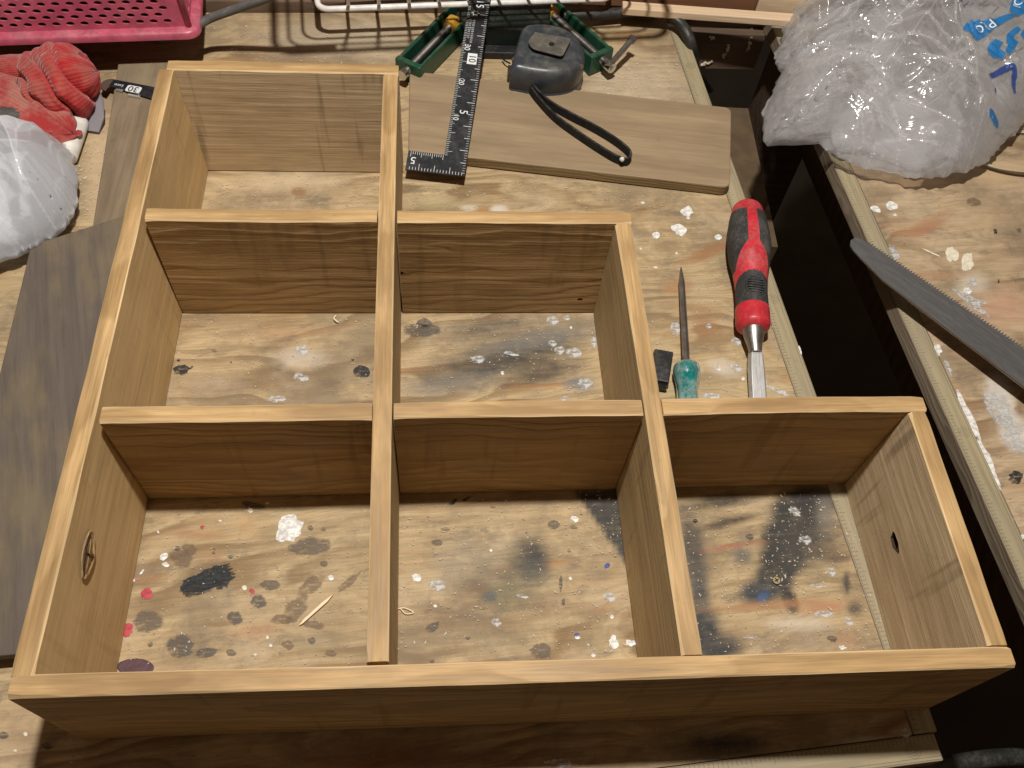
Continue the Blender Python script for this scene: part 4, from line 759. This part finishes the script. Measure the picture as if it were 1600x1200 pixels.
MB().tube([(Lh * .723 + .0072 * math.cos(a) * 1.15, .0056 * math.sin(a), .0094 - .0014 * math.sin(a) ** 2) for a in np.linspace(0, 6.283, 28, endpoint=False)], .0005, 5, closed=True).build('thumb_ring', grip, [M['rubber']], fr, True)
fB = at(1180.5, 551, .0095); lathe_obj('ferrule', ch, [M['steel']], cB, fB, [(-.08, .0064), (.0, .0064), (.25, .0058), (.6, .0046), (1., .0036)], 28)
bl0, bl1 = at(1180, 543, .0085), at(1186, 640, .0050); fr = frame(bl0, bl1 - bl0); Lb = min((bl1 - bl0).length, .055)
k = MB(); sec = []
ybk = Y1 + T_ + .003; Lb = (bl0.y - ybk) / max(1e-6, -(bl1 - bl0).normalized().y) if (bl1 - bl0).y < 0 else Lb
st = [(0, .0030, .0026), (.006, .0040, .0026), (.014, .0046, .0024), (Lb * .45, .0047, .0021), (Lb - .006, .0048, .0019), (Lb, .0048, .0003)]
for x, w, h in st: sec += [(x, -w, -h + .0), (x, w, -h), (x, w, h * .35), (x, w * .78, h), (x, -w * .78, h), (x, -w, h * .35)]
F = [(i * 6 + q, i * 6 + (q + 1) % 6, i * 6 + 6 + (q + 1) % 6, i * 6 + 6 + q) for i in range(len(st) - 1) for q in range(6)] + [(5, 4, 3, 2, 1, 0), tuple((len(st) - 1) * 6 + q for q in range(6))]
bevel(k.add(sec, F).build('blade', ch, [dusty('ground_steel', (.62, .62, .62), .42, (.25, .22, .2), .25, 60, .75, .5, .12, 400, up=False, streak=(1, 8, 8))], fr), .0003)
M['teal'] = dusty('teal_acetate', (.0, .30, .31), .10, (.50, .62, .58), .75, 55, 0., .6, .03, Transmission_Weight=.55, IOR=1.46)
aw = thing('awl', 'teal handled awl with a dark pointed shaft standing beside the chisel', 'awl', at(1073, 600))
a0, a1 = at(1064, 417, .0035), at(1073, 577, .0085); lathe_obj('shaft', aw, [M['steel']], a0, a1, [(0, .0002), (.03, .0007), (.16, .0019), (.35, .0020), (.8, .0022), (1.05, .0022)], 8, ang=20)
h0, h1 = at(1073, 570, .0085), at(1076, 705, .0085); hl = (h1 - h0).length; h1 = h0 + (h1 - h0) * min(1., (h0.y - (Y1 + T_ + .002)) / (h0.y - h1.y))
prof = smooth_st([(0, .0056), (.03, .0074), (.10, .0078), (.20, .0067), (.32, .0060), (.5, .0066), (.75, .0072), (.95, .0068), (1, .0050)], 50)
V, F, I, fr = lathe(h0, h1, prof, 36)
for i, v in enumerate(V):
    t = prof[i // 36][0]; a = 2 * math.pi * (i % 36) / 36; f_ = 1 - .10 * max(0, min(1, (t - .28) * 6)) * (.5 - .5 * math.cos(6 * a)); V[i] = (v[0], v[1] * f_, v[2] * f_)
autosmooth(link('handle', mesh('handle', V, F), aw, [M['teal']], fr), 60)
cap0, cap1 = at(1036, 552, .004), at(1031, 606, .004); fr = frame(cap0, cap1 - cap0); Lc = (cap1 - cap0).length
cap = thing('black_stopper', 'small black plastic stopper beside the divider near the awl', 'stopper', at(1033, 580))
bevel(MB().add([(0, -.0058, -.0034), (Lc * .9, -.0046, -.0034), (Lc * .9, .0046, -.0034), (0, .0058, -.0034), (0, -.0055, .0034), (Lc * .9, -.0043, .0036), (Lc * .9, .0043, .0036), (0, .0055, .0034)], [(3, 2, 1, 0), (4, 5, 6, 7), (0, 1, 5, 4), (1, 2, 6, 5), (2, 3, 7, 6), (3, 0, 4, 7)]).build('shell', cap, [M['tape_dark']], fr), .0007)
bevel(MB().box((Lc * .95, 0, -.0002), (Lc * .12, .0078, .0052)).build('lip', cap, [flat('shiny_black', (.008, .008, .009), .2)], fr), .0008)

# ------------------------------------------------------------------ saw
M['saw_steel'] = dusty('saw_steel', (.15, .15, .155), .36, (.24, .24, .24), .35, 30, .5, .5, .12, 120, up=False, streak=(1.5, 30, 30))
saw = thing('pull_saw', 'hand saw with a dark toothed steel blade reaching over the gap', 'saw', at(1560, 560, .014))
zs = .0135; tip, far = at(1334, 384, zs), at(1640, 618, zs); fr = frame(tip, far - tip); inv = fr.inverted()
up_e = [inv @ at(u, v, zs) for u, v in ((1356, 379), (1600, 541), (1660, 585))]; lo_e = [inv @ at(u, v, zs) for u, v in ((1344, 404), (1380, 440), (1600, 606), (1660, 652))]
n_t = int((up_e[2].x - up_e[0].x) / .0019); poly = []
for i in range(n_t):
    t = i / n_t; p = up_e[0].lerp(up_e[2], t); pitch = (up_e[2].x - up_e[0].x) / n_t; poly += [(p.x, p.y - .0012), (p.x + pitch * .7, p.y + .0014)]
tipc = [inv @ at(u, v, zs) for u, v in ((1347, 374), (1336, 372), (1329, 376), (1328, 384), (1333, 392))]
ex = .10; e_ = up_e[2]; l_ = lo_e[3]; poly = [(p.x, p.y) for p in tipc][::-1] + [(p[0], p[1]) for p in poly] + [(e_.x + ex * .2, e_.y - .004), (l_.x + ex * .2, l_.y)] + [(p.x, p.y) for p in lo_e[::-1]]
sb = MB().prism(poly, -.0005, .0005).build('blade', saw, [M['saw_steel']], fr)
MB().tube([(p.x, p.y - .0001, .0002) for p in [lo_e[0], lo_e[1], lo_e[2], lo_e[3]]], .0005, 6).build('ground_back', sb, [M['chrome']], fr)
k = MB().prism([(e_.x - .002, l_.y + .004), (e_.x - .002, e_.y - .006), (e_.x + .12, e_.y - .010), (e_.x + .12, l_.y + .008)], -.0085, .0085); bevel(k.build('handle', saw, [M['pale_wood']], fr), .005, 3)

# ------------------------------------------------------------------ glove, white bag, marker
def knit(name, base, dust, dark):
    t = NT(name); p = t.n('ShaderNodeTexCoord').outputs['Object']; rb = t.n('ShaderNodeAttribute', attribute_name='rib').outputs['Fac']
    w = t.math('SINE', t.math('ADD', t.math('MULTIPLY', rb, 6.283), t.math('MULTIPLY', t.noise(p, 60, 2), 1.2))); fz = t.noise(p, 2200, 3)
    n = t.noise(p, 38, 5, .65); nz = t.n('ShaderNodeSeparateXYZ', {'Vector': t.n('ShaderNodeNewGeometry').outputs['Normal']}).outputs[2]
    m = t.math('MULTIPLY', t.ramp(n, .40, .66, 0., .7), t.ramp(nz, .05, .8)); c = t.mix(m, base, dust)
    c = t.mix(t.ramp(t.noise(p, 26, 4), .58, .75, 0, .6), c, dark); c = t.mix(t.ramp(w, -1., -.2, .20, 0.), c, tuple(x * .4 for x in base)); c = t.mix(t.ramp(fz, .58, .78, 0, .25), c, dust)
    h = t.math('ADD', t.math('MULTIPLY', w, .5), t.math('MULTIPLY', fz, .7))
    return t.out(t.principled(c, .92, t.bump(h, .55, .0006), spec=.15, Sheen_Weight=.3))
M['knit_red'] = knit('red_knit', (.41, .014, .018), (.37, .13, .10), (.18, .06, .045)); M['knit_pink'] = knit('dusty_red_knit', (.36, .03, .03), (.44, .23, .18), (.22, .12, .09))
M['nitrile'] = dusty('grey_coating', (.055, .055, .053), .7, (.22, .2, .17), .5, 70)
gl = thing('work_glove', 'red knitted work glove rolled up and dusty with sawdust', 'glove', at(90, 150))
def lump(name, ctr, axis, rx, ry, rz, disp, mat, parent, nu=110, nv=70, zmin=.0010, up=(0, 0, 1)):
    fr = frame(ctr, axis, up); V, F, rib = [], [], []
    for i in range(nv + 1):
        ph = math.pi * i / nv
        for j in range(nu):
            th = 2 * math.pi * j / nu; s = -math.cos(ph); d = disp(s, th); v = Vector((rx * s * (1 + (d - 1) * .6), ry * math.sin(ph) * math.sin(th) * d, rz * math.sin(ph) * math.cos(th) * d))
            w = fr @ v; w.z = max(w.z, zmin + .0004 * mnoise.noise(w * 200)); V.append(w); rib.append(th * 9.0 + s * .8)
    for i in range(nv):
        for j in range(nu): F.append((i * nu + j, i * nu + (j + 1) % nu, (i + 1) * nu + (j + 1) % nu, (i + 1) * nu + j))
    me = mesh(name, V, F); a = me.attributes.new('rib', 'FLOAT', 'POINT'); a.data.foreach_set('value', rib)
    return link(name, me, parent, [mat], None, True)
def rolled(s, th):                                           # stepped folds of the rolled cuff
    q = s * 1.75 + .42 * math.sin(th + .9) + .34 * mnoise.noise(Vector((s * 1.5, math.cos(th), math.sin(th)))) + .15; f = q - math.floor(q)
    step = min(1., f * 3.2) ** .6 * (1 - max(0, (f - .93) / .07) ** 2)
    return .74 + .24 * step + .16 * mnoise.noise(Vector((s * 1.9, math.cos(th) * 1.3, math.sin(th) * 1.3 + 4))) + .05 * mnoise.noise(Vector((s * 5, math.cos(th) * 3, math.sin(th) * 3)))
cuff = lump('cuff', at(93, 130, .021), (.92, .34, .12), .0250, .0290, .0235, rolled, M['knit_red'], gl, 160, 130)
soft = lambda s, th: 1 + .16 * mnoise.noise(Vector((s * 2.4, math.cos(th) * 1.5, math.sin(th) * 1.5))) + .05 * mnoise.noise(Vector((s * 7, math.cos(th) * 4, math.sin(th) * 4 + 2)))
lump('palm', at(18, 168, .013), (1, -.55, 0), .050, .024, .0135, soft, M['knit_pink'], gl)
lump('finger', at(20, 118, .014), (1, .10, .1), .036, .0125, .0125, soft, M['knit_pink'], gl, 60, 40)
lump('fingertip', at(74, 196, .008), (.8, -.6, 0), .013, .008, .0085, soft, M['nitrile'], gl, 40, 30); lump('fingertip', at(10, 192, .017), (1, .3, 0), .020, .009, .0095, soft, M['nitrile'], gl, 40, 30)

def fold(x, y, f, ang, seed, warp):                          # triangle wave: flat facets meeting in sharp creases
    P = Vector((x * f, y * f, seed)); w = warp * mnoise.noise(P * .45) + .25 * warp * mnoise.noise(P * 1.3 + Vector((7, 0, 0)))
    q = (x * math.cos(ang + .5 * mnoise.noise(P * .3)) + y * math.sin(ang)) * f + w + seed * .37; f_ = abs((q % 1.) * 2 - 1); m = max(0., min(1., .45 + 1.1 * mnoise.noise(P * .6 + Vector((3, 9, 1)))))
    e = min(f_, 1 - f_) / f; return f_ / f * m, max(0., 1 - e / .0016) * max(0., m - .25) * 1.3
def folds(x, y, spec):
    h, c = 0., 0.
    for k, (a, f, g, w) in enumerate(spec): v, e = fold(x, y, f, g, k + 1.3, w); h += a * v; c = max(c, e * min(1., a * 5))
    return h, c
def polar_bag(name, parent, mats, ctr, outline, Hm, base, crumple, prof, nr=70, nt=260, flare=None):
    """crumpled sheet bag: plan outline, domed heightfield with creases"""
    O = [Vector((p[0], p[1])) - Vector(ctr) for p in outline]; angs = [(math.atan2(p.y, p.x), p.length) for p in O]; angs.sort(); aa = np.array([a for a, _ in angs]); rr = np.array([b for _, b in angs])
    CR = {}; aa = np.r_[aa - 2 * np.pi, aa, aa + 2 * np.pi]; rr = np.tile(rr, 3); R = lambda th: float(np.interp(th, aa, rr))
    def hz(x, y):
        dx, dy = x - ctr[0], y - ctr[1]; rho = min(1., math.hypot(dx, dy) / max(1e-6, R(math.atan2(dy, dx)))); v, e = crumple(x, y); CR[(x, y)] = e; return base + Hm * prof(rho) + v * (1 - rho ** 5)
    def smooth_h(x, y):
        dx, dy = x - ctr[0], y - ctr[1]; rho = min(1., math.hypot(dx, dy) / max(1e-6, R(math.atan2(dy, dx)))); return base + Hm * prof(rho)
    hz.smooth = smooth_h
    V, F = [(ctr[0], ctr[1], hz(*ctr))], []; r = random.Random(len(name) + nt)
    for i in range(1, nr + 1):
        for j in range(nt):
            rho = ((i + (r.uniform(-.2, .2) if i < nr * .7 else 0)) / nr) ** .85; th = 2 * math.pi * (j + r.uniform(-.2, .2) + .5 * (i % 2)) / nt - math.pi
            q = R(th) * rho * (1 + (.03 * mnoise.noise(Vector((math.cos(th) * 7, math.sin(th) * 7, 1))) + .02 * mnoise.noise(Vector((math.cos(th) * 22, math.sin(th) * 22, 1)))) * rho); x, y = ctr[0] + q * math.cos(th), ctr[1] + q * math.sin(th); V.append((x, y, hz(x, y)))
    F += [(0, 1 + j, 1 + (j + 1) % nt) for j in range(nt)]
    def two(a, b, c, d): return [(a, b, c), (a, c, d)] if r.random() < .5 else [(a, b, d), (b, c, d)]
    for i in range(nr - 1):
        for j in range(nt): F += two(1 + i * nt + j, 1 + (i + 1) * nt + j, 1 + (i + 1) * nt + (j + 1) % nt, 1 + i * nt + (j + 1) % nt)
    b = 1 + (nr - 1) * nt; u0 = len(V); rings = ((.96, base - .004), (.8, base - .0055), (.5, base - .0055), (.2, base - .0055))
    for s, z in rings: V += [(ctr[0] + (V[b + j][0] - ctr[0]) * s, ctr[1] + (V[b + j][1] - ctr[1]) * s, max(z, .0012) if base < .02 else z) for j in range(nt)]
    F += [(b + j, u0 + j, u0 + (j + 1) % nt, b + (j + 1) % nt) for j in range(nt)]
    for q in range(3): F += [(u0 + q * nt + j, u0 + (q + 1) * nt + j, u0 + (q + 1) * nt + (j + 1) % nt, u0 + q * nt + (j + 1) % nt) for j in range(nt)]
    V.append((ctr[0], ctr[1], base - .0055)); F += [(u0 + 3 * nt + j, len(V) - 1, u0 + 3 * nt + (j + 1) % nt) for j in range(nt)]
    me = mesh(name, V, F); cv = [CR.get((v[0], v[1]), 0.) for v in V]; me.attributes.new('crease', 'FLOAT', 'POINT').data.foreach_set('value', cv)
    return link(name, me, parent, mats, None, True), hz
def crease(x, y, f, ang, st, seed, p=3):
    c_, s_ = math.cos(ang), math.sin(ang); a, b = (x * c_ + y * s_) * f, (-x * s_ + y * c_) * f * st; w = .35 * mnoise.noise(Vector((x * f * .7, y * f * .7, seed + 9)))
    return max(0., 1 - abs(mnoise.noise(Vector((a + w, b + w, seed)))) * 2.4) ** p
M['milky'] = film('milky_polythene', (.84, .87, .92), .50, .16, .8, 30, .04, .35, .3); M['stuffing'] = flat('white_packing', (.72, .75, .80), .7)
mk = thing('white_bag', 'crumpled milky white plastic bag at the left edge below the glove', 'plastic bag', at(50, 320))
oc = [A(u, v, .012) for u, v in ((118, 262), (121, 296), (117, 328), (104, 352), (84, 372), (50, 390), (18, 404), (-40, 416), (-110, 380), (-130, 300), (-90, 230), (-20, 204), (34, 204), (72, 212), (104, 232))]
crm = lambda x, y: (lambda t: (t[0] - .007, t[1]))(folds(x, y, ((.34, 13, .9, .9), (.36, 20, 2.2, .9), (.34, 32, .3, .9), (.28, 52, 1.5, .8), (.16, 85, .6, .8))))
_, _ = polar_bag('film', mk, [M['milky']], A(30, 300, .012), oc, .024, .0135, crm, lambda r: (1 - r ** 2.2) ** .8, 80, 260)
_, _ = polar_bag('packing', mk, [M['stuffing']], A(40, 305, .012), [A(30, 300, .012) + (p - A(30, 300, .012)) * .80 for p in oc], .010, .0135, lambda x, y: (.003 * mnoise.noise(Vector((x * 50, y * 50, 2))), 0.), lambda r: (1 - r ** 2.6) ** .55, 30, 90)
M['white_plastic'] = dusty('white_plastic', (.72, .71, .66), .4, (.5, .45, .36), .3, 60)
pn = thing('white_tube', 'short white plastic tube between the red glove and the white bag', 'tube', at(120, 215))
lathe_obj('barrel', pn, [M['white_plastic']], at(122, 193, .0072), at(106, 240, .0068), [(-.12, .0045), (-.08, .0060), (0, .0063), (1.1, .0063), (1.13, .0058)], 24)
scr = MB().add([(0, -.006, 0), (.010, -.0075, .002), (.022, -.0045, .004), (.028, 0, .004), (.022, .004, .003), (.008, .0045, .001), (0, .003, 0)], [(0, 1, 2, 3, 4, 5, 6)]).build('plastic_scrap', None, [film('grey_scrap', (.42, .40, .44), .75, .35, .5, 10, .2)], frame(at(140, 204, .003), at(158, 150, .01) - at(140, 204, .003))); scr.modifiers.new('t', 'SOLIDIFY').thickness = .0008
tag(scr, 'grey translucent plastic scrap tucked under the glove', 'plastic scrap')

# ------------------------------------------------------------------ clear bag with blue print
M['clear'] = film('clear_polythene', (.97, .97, .98), .16, .12, .9, 30, .03, .5, .42); M['clear_in'] = film('clear_polythene_inner', (.95, .95, .97), .20, .15, .8, 30, .03, .5, .35)
M['blue_print'] = flat('blue_print', (.012, .17, .44), .4, alpha=.92); M['navy_print'] = flat('navy_print', (.02, .06, .26), .4, alpha=.9); M['grey_print'] = flat('grey_print', (.16, .17, .20), .5, alpha=.8); M['white_print'] = flat('white_print', (.75, .76, .78), .4); M['card'] = flat('paper_card', (.62, .62, .63), .6)
cb = thing('clear_bag', 'crumpled clear plastic bag with blue printing spilling over the gap', 'plastic bag', at(1420, 150))
zb = .014; oc = [A(u, v, zb) for u, v in ((1242, 10), (1222, 60), (1212, 98), (1222, 112), (1206, 150), (1192, 190), (1190, 226), (1230, 224), (1278, 220), (1302, 238), (1345, 258), (1395, 271), (1442, 279), (1490, 272), (1530, 258), (1566, 222), (1604, 182), (1660, 140), (1720, 40), (1700, -80), (1560, -150), (1400, -150), (1290, -80))]
XP = at(1500, 60, .03).x
def crm(x, y):
    h, c = folds(x, y, ((.26, 8, .9, .9), (.30, 12.5, 2.1, .9), (.32, 20, .3, .9), (.30, 33, 1.4, .8), (.2, 55, 2.6, .8), (.12, 90, .6, .8))); k = max(.22, min(1., (XP + .01 - x) / .05)); return (h - .012) * k, c * k
cf, hz = polar_bag('film', cb, [M['clear']], A(1430, 100, zb), oc, .032, .0125, crm, lambda r: (1 - r ** 3.) ** .7, 130, 480)
crm2 = lambda x, y: (lambda t: (t[0] - .010, t[1]))(folds(x, y, ((.26, 9, 1.7, .9), (.26, 15, .3, .9), (.22, 28, 2.4, .9), (.16, 50, 1., .9))))
ci = A(1430, 100, zb); polar_bag('inner_fold', cb, [M['clear_in']], ci, [ci + (p - ci) * (.90 + .05 * math.sin(i * 2.3)) for i, p in enumerate(oc)], .022, .0115, crm2, lambda r: (1 - r ** 2.8) ** .6, 60, 220)
def drape(o, lift=.0012):                                     # lay a flat print on the film
    bm = bmesh.new(); bm.from_mesh(o.data); bmesh.ops.triangulate(bm, faces=bm.faces)
    for _ in range(5):
        es = [e for e in bm.edges if e.calc_length() > .0025]
        if not es: break
        bmesh.ops.subdivide_edges(bm, edges=es, cuts=1, use_grid_fill=False); bmesh.ops.triangulate(bm, faces=bm.faces)
    w = world_of(o)
    for v in bm.verts: p = w @ v.co; v.co = Vector((p.x, p.y, hz(p.x, p.y) + lift))
    bm.to_mesh(o.data); bm.free(); o.matrix_basis = Matrix(); o.matrix_parent_inverse = parent_inv(o.parent); return o
def px(u, v): # point of the film seen at a photo pixel
    z = .03
    for _ in range(12): p = at(u, v, z); z = .5 * z + .5 * hz.smooth(p.x, p.y)
    return at(u, v, z)
def patch(name, pts, mat, lift=.0012, smooth=0):
    P = [px(*p) for p in pts]
    if smooth: P = spline(P, smooth, True)
    me = mesh(name, [(p.x, p.y, 0) for p in P], [tuple(range(len(P)))]); return drape(link(name, me, cb, [M[mat]]), lift)
def stroke(name, pts, w, mat, lift=.0012):
    P = spline([px(*p) for p in pts], 6); V, F = [], []
    for i, p in enumerate(P):
        d = (P[min(i + 1, len(P) - 1)] - P[max(i - 1, 0)]); d.z = 0; d.normalize(); nrm = Vector((-d.y, d.x, 0)) * (w / 2 * (.55 + .45 * math.sin(math.pi * min(1, (i + 1) / len(P) * 1.0)))); V += [(p.x + nrm.x, p.y + nrm.y, 0), (p.x - nrm.x, p.y - nrm.y, 0)]
    for i in range(len(P) - 1): F.append((2 * i, 2 * i + 1, 2 * i + 3, 2 * i + 2))
    return drape(link(name, mesh(name, V, F), cb, [M[mat]]), lift)
def bag_text(s, u, v, u2, v2, size, mat, lift=.0018):
    a, b = px(u, v), px(u2, v2); d = b - a; d.z = 0; m = frame(((a.x + b.x) / 2, (a.y + b.y) / 2, 0), d); return drape(text('lettering', s, size, m, M[mat], cb, depth=0.), lift)
patch('printed_band', [(1494, 60), (1513, 42), (1540, 38), (1568, 31), (1596, 21), (1618, 8), (1612, 22), (1590, 30), (1560, 44), (1542, 57), (1524, 70), (1506, 62)], 'blue_print'); bag_text('PRO', 1556, 40, 1508, 58, .0105, 'white_print')
patch('printed_band', [(1575, 22), (1594, 27), (1612, 4), (1606, -14), (1582, -8)], 'blue_print'); bag_text('CO', 1584, 22, 1592, 0, .0085, 'white_print')
stroke('printed_glyph', [(1560, 68), (1549, 80), (1548, 92), (1556, 93), (1562, 89)], .0085, 'blue_print'); stroke('printed_glyph', [(1589, 50), (1576, 60), (1576, 72), (1582, 68), (1572, 86), (1568, 88)], .0060, 'blue_print'); stroke('printed_glyph', [(1604, 54), (1594, 62)], .0060, 'blue_print')
stroke('printed_glyph', [(1538, 132), (1556, 121), (1574, 113), (1580, 120), (1579, 136), (1582, 152)], .0050, 'navy_print'); stroke('printed_glyph', [(1548, 148), (1552, 152)], .0055, 'navy_print'); stroke('printed_glyph', [(1535, 192), (1541, 193), (1550, 199), (1556, 202)], .0050, 'blue_print')
for a, b in (((1395, 12), (1426, 48)), ((1426, 48), (1452, 28)), ((1457, 22), (1486, 0)), ((1406, 16), (1424, 4)), ((1516, 5), (1546, 28)), ((1546, 28), (1562, 10)), ((1546, 108), (1596, 80))): stroke('printed_line', [a, ((a[0] + b[0]) / 2, (a[1] + b[1]) / 2), b], .0008, 'grey_print')
for (u, v, u2, v2) in ((1400, 6, 1412, -2), (1420, 22, 1432, 14), (1424, 26, 1436, 18), (1530, 8, 1542, 2), (1534, 12, 1546, 6)): stroke('printed_line', [(u, v), ((u + u2) / 2, (v + v2) / 2), (u2, v2)], .0016, 'grey_print')
patch('paper_card', [(1424, 6), (1440, 4), (1476, 12), (1480, 20), (1474, 28), (1486, 44), (1470, 49), (1460, 34), (1440, 18)], 'card', .0006)
bag_text('コーク防錆', 1516, 6, 1478, 32, .0065, 'navy_print'); bag_text('ミE', 1466, 46, 1440, 58, .0060, 'grey_print'); patch('printed_block', [(1438, 4), (1446, 9), (1452, 4), (1444, -1)], 'blue_print')

# ------------------------------------------------------------------ cords, stick, string, hose, things in the gap
M['black_rubber'] = dusty('black_cable', (.018, .018, .017), .42, (.15, .14, .12), .3, 60, 0., .5)
o = MB().tube(spline([at(880, 24, .010), at(920, 23, .010), at(960, 21, .009), at(1000, 17, .010), at(1035, 20, .012), at(1062, 36, .010), at(1076, 58, .006), at(1083, 84, -.006), at(1086, 110, -.03), at(1100, 130, -.12), at(1110, 140, -.3)], 12), .0042, 12).build('power_cable', None, [M['black_rubber']], smooth=True); tag(o, 'thick black cable bending down over the back corner of the bench', 'cable')
o = MB().tube(spline([at(250, 62, .012), at(300, 44, .028), at(330, 28, .034), at(380, 10, .045), at(440, -12, .06), at(520, -50, .08)], 10), .0030, 10).build('grey_cable', None, [dusty('grey_rubber', (.10, .10, .095), .6, (.25, .23, .2), .5, 80)], smooth=True); tag(o, 'grey cord rising from behind the pink basket', 'cord')
p0, p1 = at(971, 18, .013), at(1245, 38, .013); fr = frame(p0, p1 - p0); o = MB().box(((p1 - p0).length / 2, 0, .003), ((p1 - p0).length, .0095, .006)).build('wooden_stick', None, [M['pale_wood']], fr); bevel(tag(o, 'pale square wooden stick lying on the back rail', 'stick'), .0008)
p0, p1 = at(780, -4, .020), at(1188, 12, .020); fr = frame(p0, p1 - p0); o = MB().box(((p1 - p0).length / 2, .02, .010), ((p1 - p0).length, .03, .040)).build('red_brown_beam', None, [M['red_wood']], fr @ Matrix.Translation((0, .004, .0))); bevel(tag(o, 'reddish brown timber behind the pale stick', 'timber'), .001)
p0, p1 = at(1180, 12, .020), at(1300, 20, .020); fr = frame(p0, p1 - p0); o = MB().box((.03, .02, .010), (.055, .03, .040)).build('timber_block', None, [M['pale_wood']], fr @ Matrix.Translation((.002, .004, .0))); bevel(tag(o, 'pale timber block beside the clear bag at the back', 'timber'), .001)
ap = thing('gap_board', 'brown board with clumps of sawdust closing the back of the gap', 'board', (.38, .53, -.05)); y_ = .512
ap0, ap1 = at(1082, 52, -.012), at(1198, 55, -.012); fr = frame(ap0, ap1 - ap0); La = (ap1 - ap0).length
g0 = at_y(1090, 108, ap0.y); hb = max(.03, ap0.z - g0.z); bevel(MB().box((La / 2, .006, -hb / 2), (La, .012, hb)).build('panel', ap, [M['apron_wood']], fr), .0008)
r = random.Random(4)
for (u0, v0, u1, v1, n_) in ((1139, 72, 1131, 90, 16), (1173, 60, 1169, 78, 12), (1108, 59, 1116, 60, 5), (1098, 100, 1118, 94, 14)):
    k = MB()
    for i in range(n_):
        t = r.random(); p = at_y(u0 + (u1 - u0) * t + r.uniform(-2, 2), v0 + (v1 - v0) * t + r.uniform(-2, 2), ap0.y + (ap1.y - ap0.y) * .5 - .0008); e = ellipsoid(*[r.uniform(.0006, .0014) for _ in range(3)], .2, 6, 4, r.randint(0, 99)); k.add([v + p for v in e.V], e.F)
    k.build('sawdust_clump', ap, [M['sawdust']], smooth=False)
# box of cardboard and a dark crate standing lower in the gap
bx = MB().box((0, 0, -.24), (.050, .16, .24)).build('cardboard_box', None, [dusty('brown_card', (.13, .085, .045), .85, (.16, .12, .08), .3, 30, up=False)], Matrix.Translation((.392, .445, .03)) @ Matrix.Rotation(-.05, 4, 'Z')); tag(bx, 'brown cardboard box standing low in the gap behind the offcut board', 'box')
cr = MB().box((0, 0, -.30), (.058, .34, .22)).build('dark_crate', None, [M['dark_wood']], Matrix.Translation((.402, .15, 0)) @ Matrix.Rotation(.05, 4, 'Z')); bevel(tag(cr, 'dark wooden crate deep in the gap between the benches', 'crate'), .002)
hs = MB().tube(spline([at(1380, 1240, -.05), at(1450, 1205, -.05), at(1500, 1192, -.05), at(1560, 1184, -.05), at(1620, 1186, -.05), at(1720, 1212, -.05)], 12), .0045, 14).build('black_hose', None, [M['black_rubber']], smooth=True); tag(hs, 'thick black hose below the bench corner at the bottom right', 'hose')
k = MB(); r = random.Random(6); c_ = at(1600, 238, .002)
for i in range(5):
    R_ = .034 + i * .0012; k.tube([(c_.x + R_ * 1.2 * math.cos(a) + .001 * math.sin(3 * a + i), c_.y + R_ * .62 * math.sin(a), .0014 + .0010 * i + .0012 * math.sin(2 * a + i)) for a in np.linspace(0, 6.283, 40, endpoint=False)], .0006, 5, closed=True)
o = k.build('wire_coil', None, [flat('dull_wire', (.48, .42, .33), .5)], smooth=True); tag(o, 'loose coil of thin pale wire at the right edge beside the clear bag', 'wire coil')
sc = at(1213, 907, .0008); scr = MB().tube([(sc.x, sc.y, .0004), (sc.x, sc.y, .0012)], .0019, 12).build('screw_head', bench, [dusty('brass', (.40, .33, .18), .45, (.2, .18, .12), .5, 200, .7)]); 
for a in (.4, 1.97): MB().box((sc.x, sc.y, .0013), (.0024, .0005, .0003), mat=Matrix.Rotation(a, 3, 'Z')).build('screw_slot', scr, [M['knot_dark']])
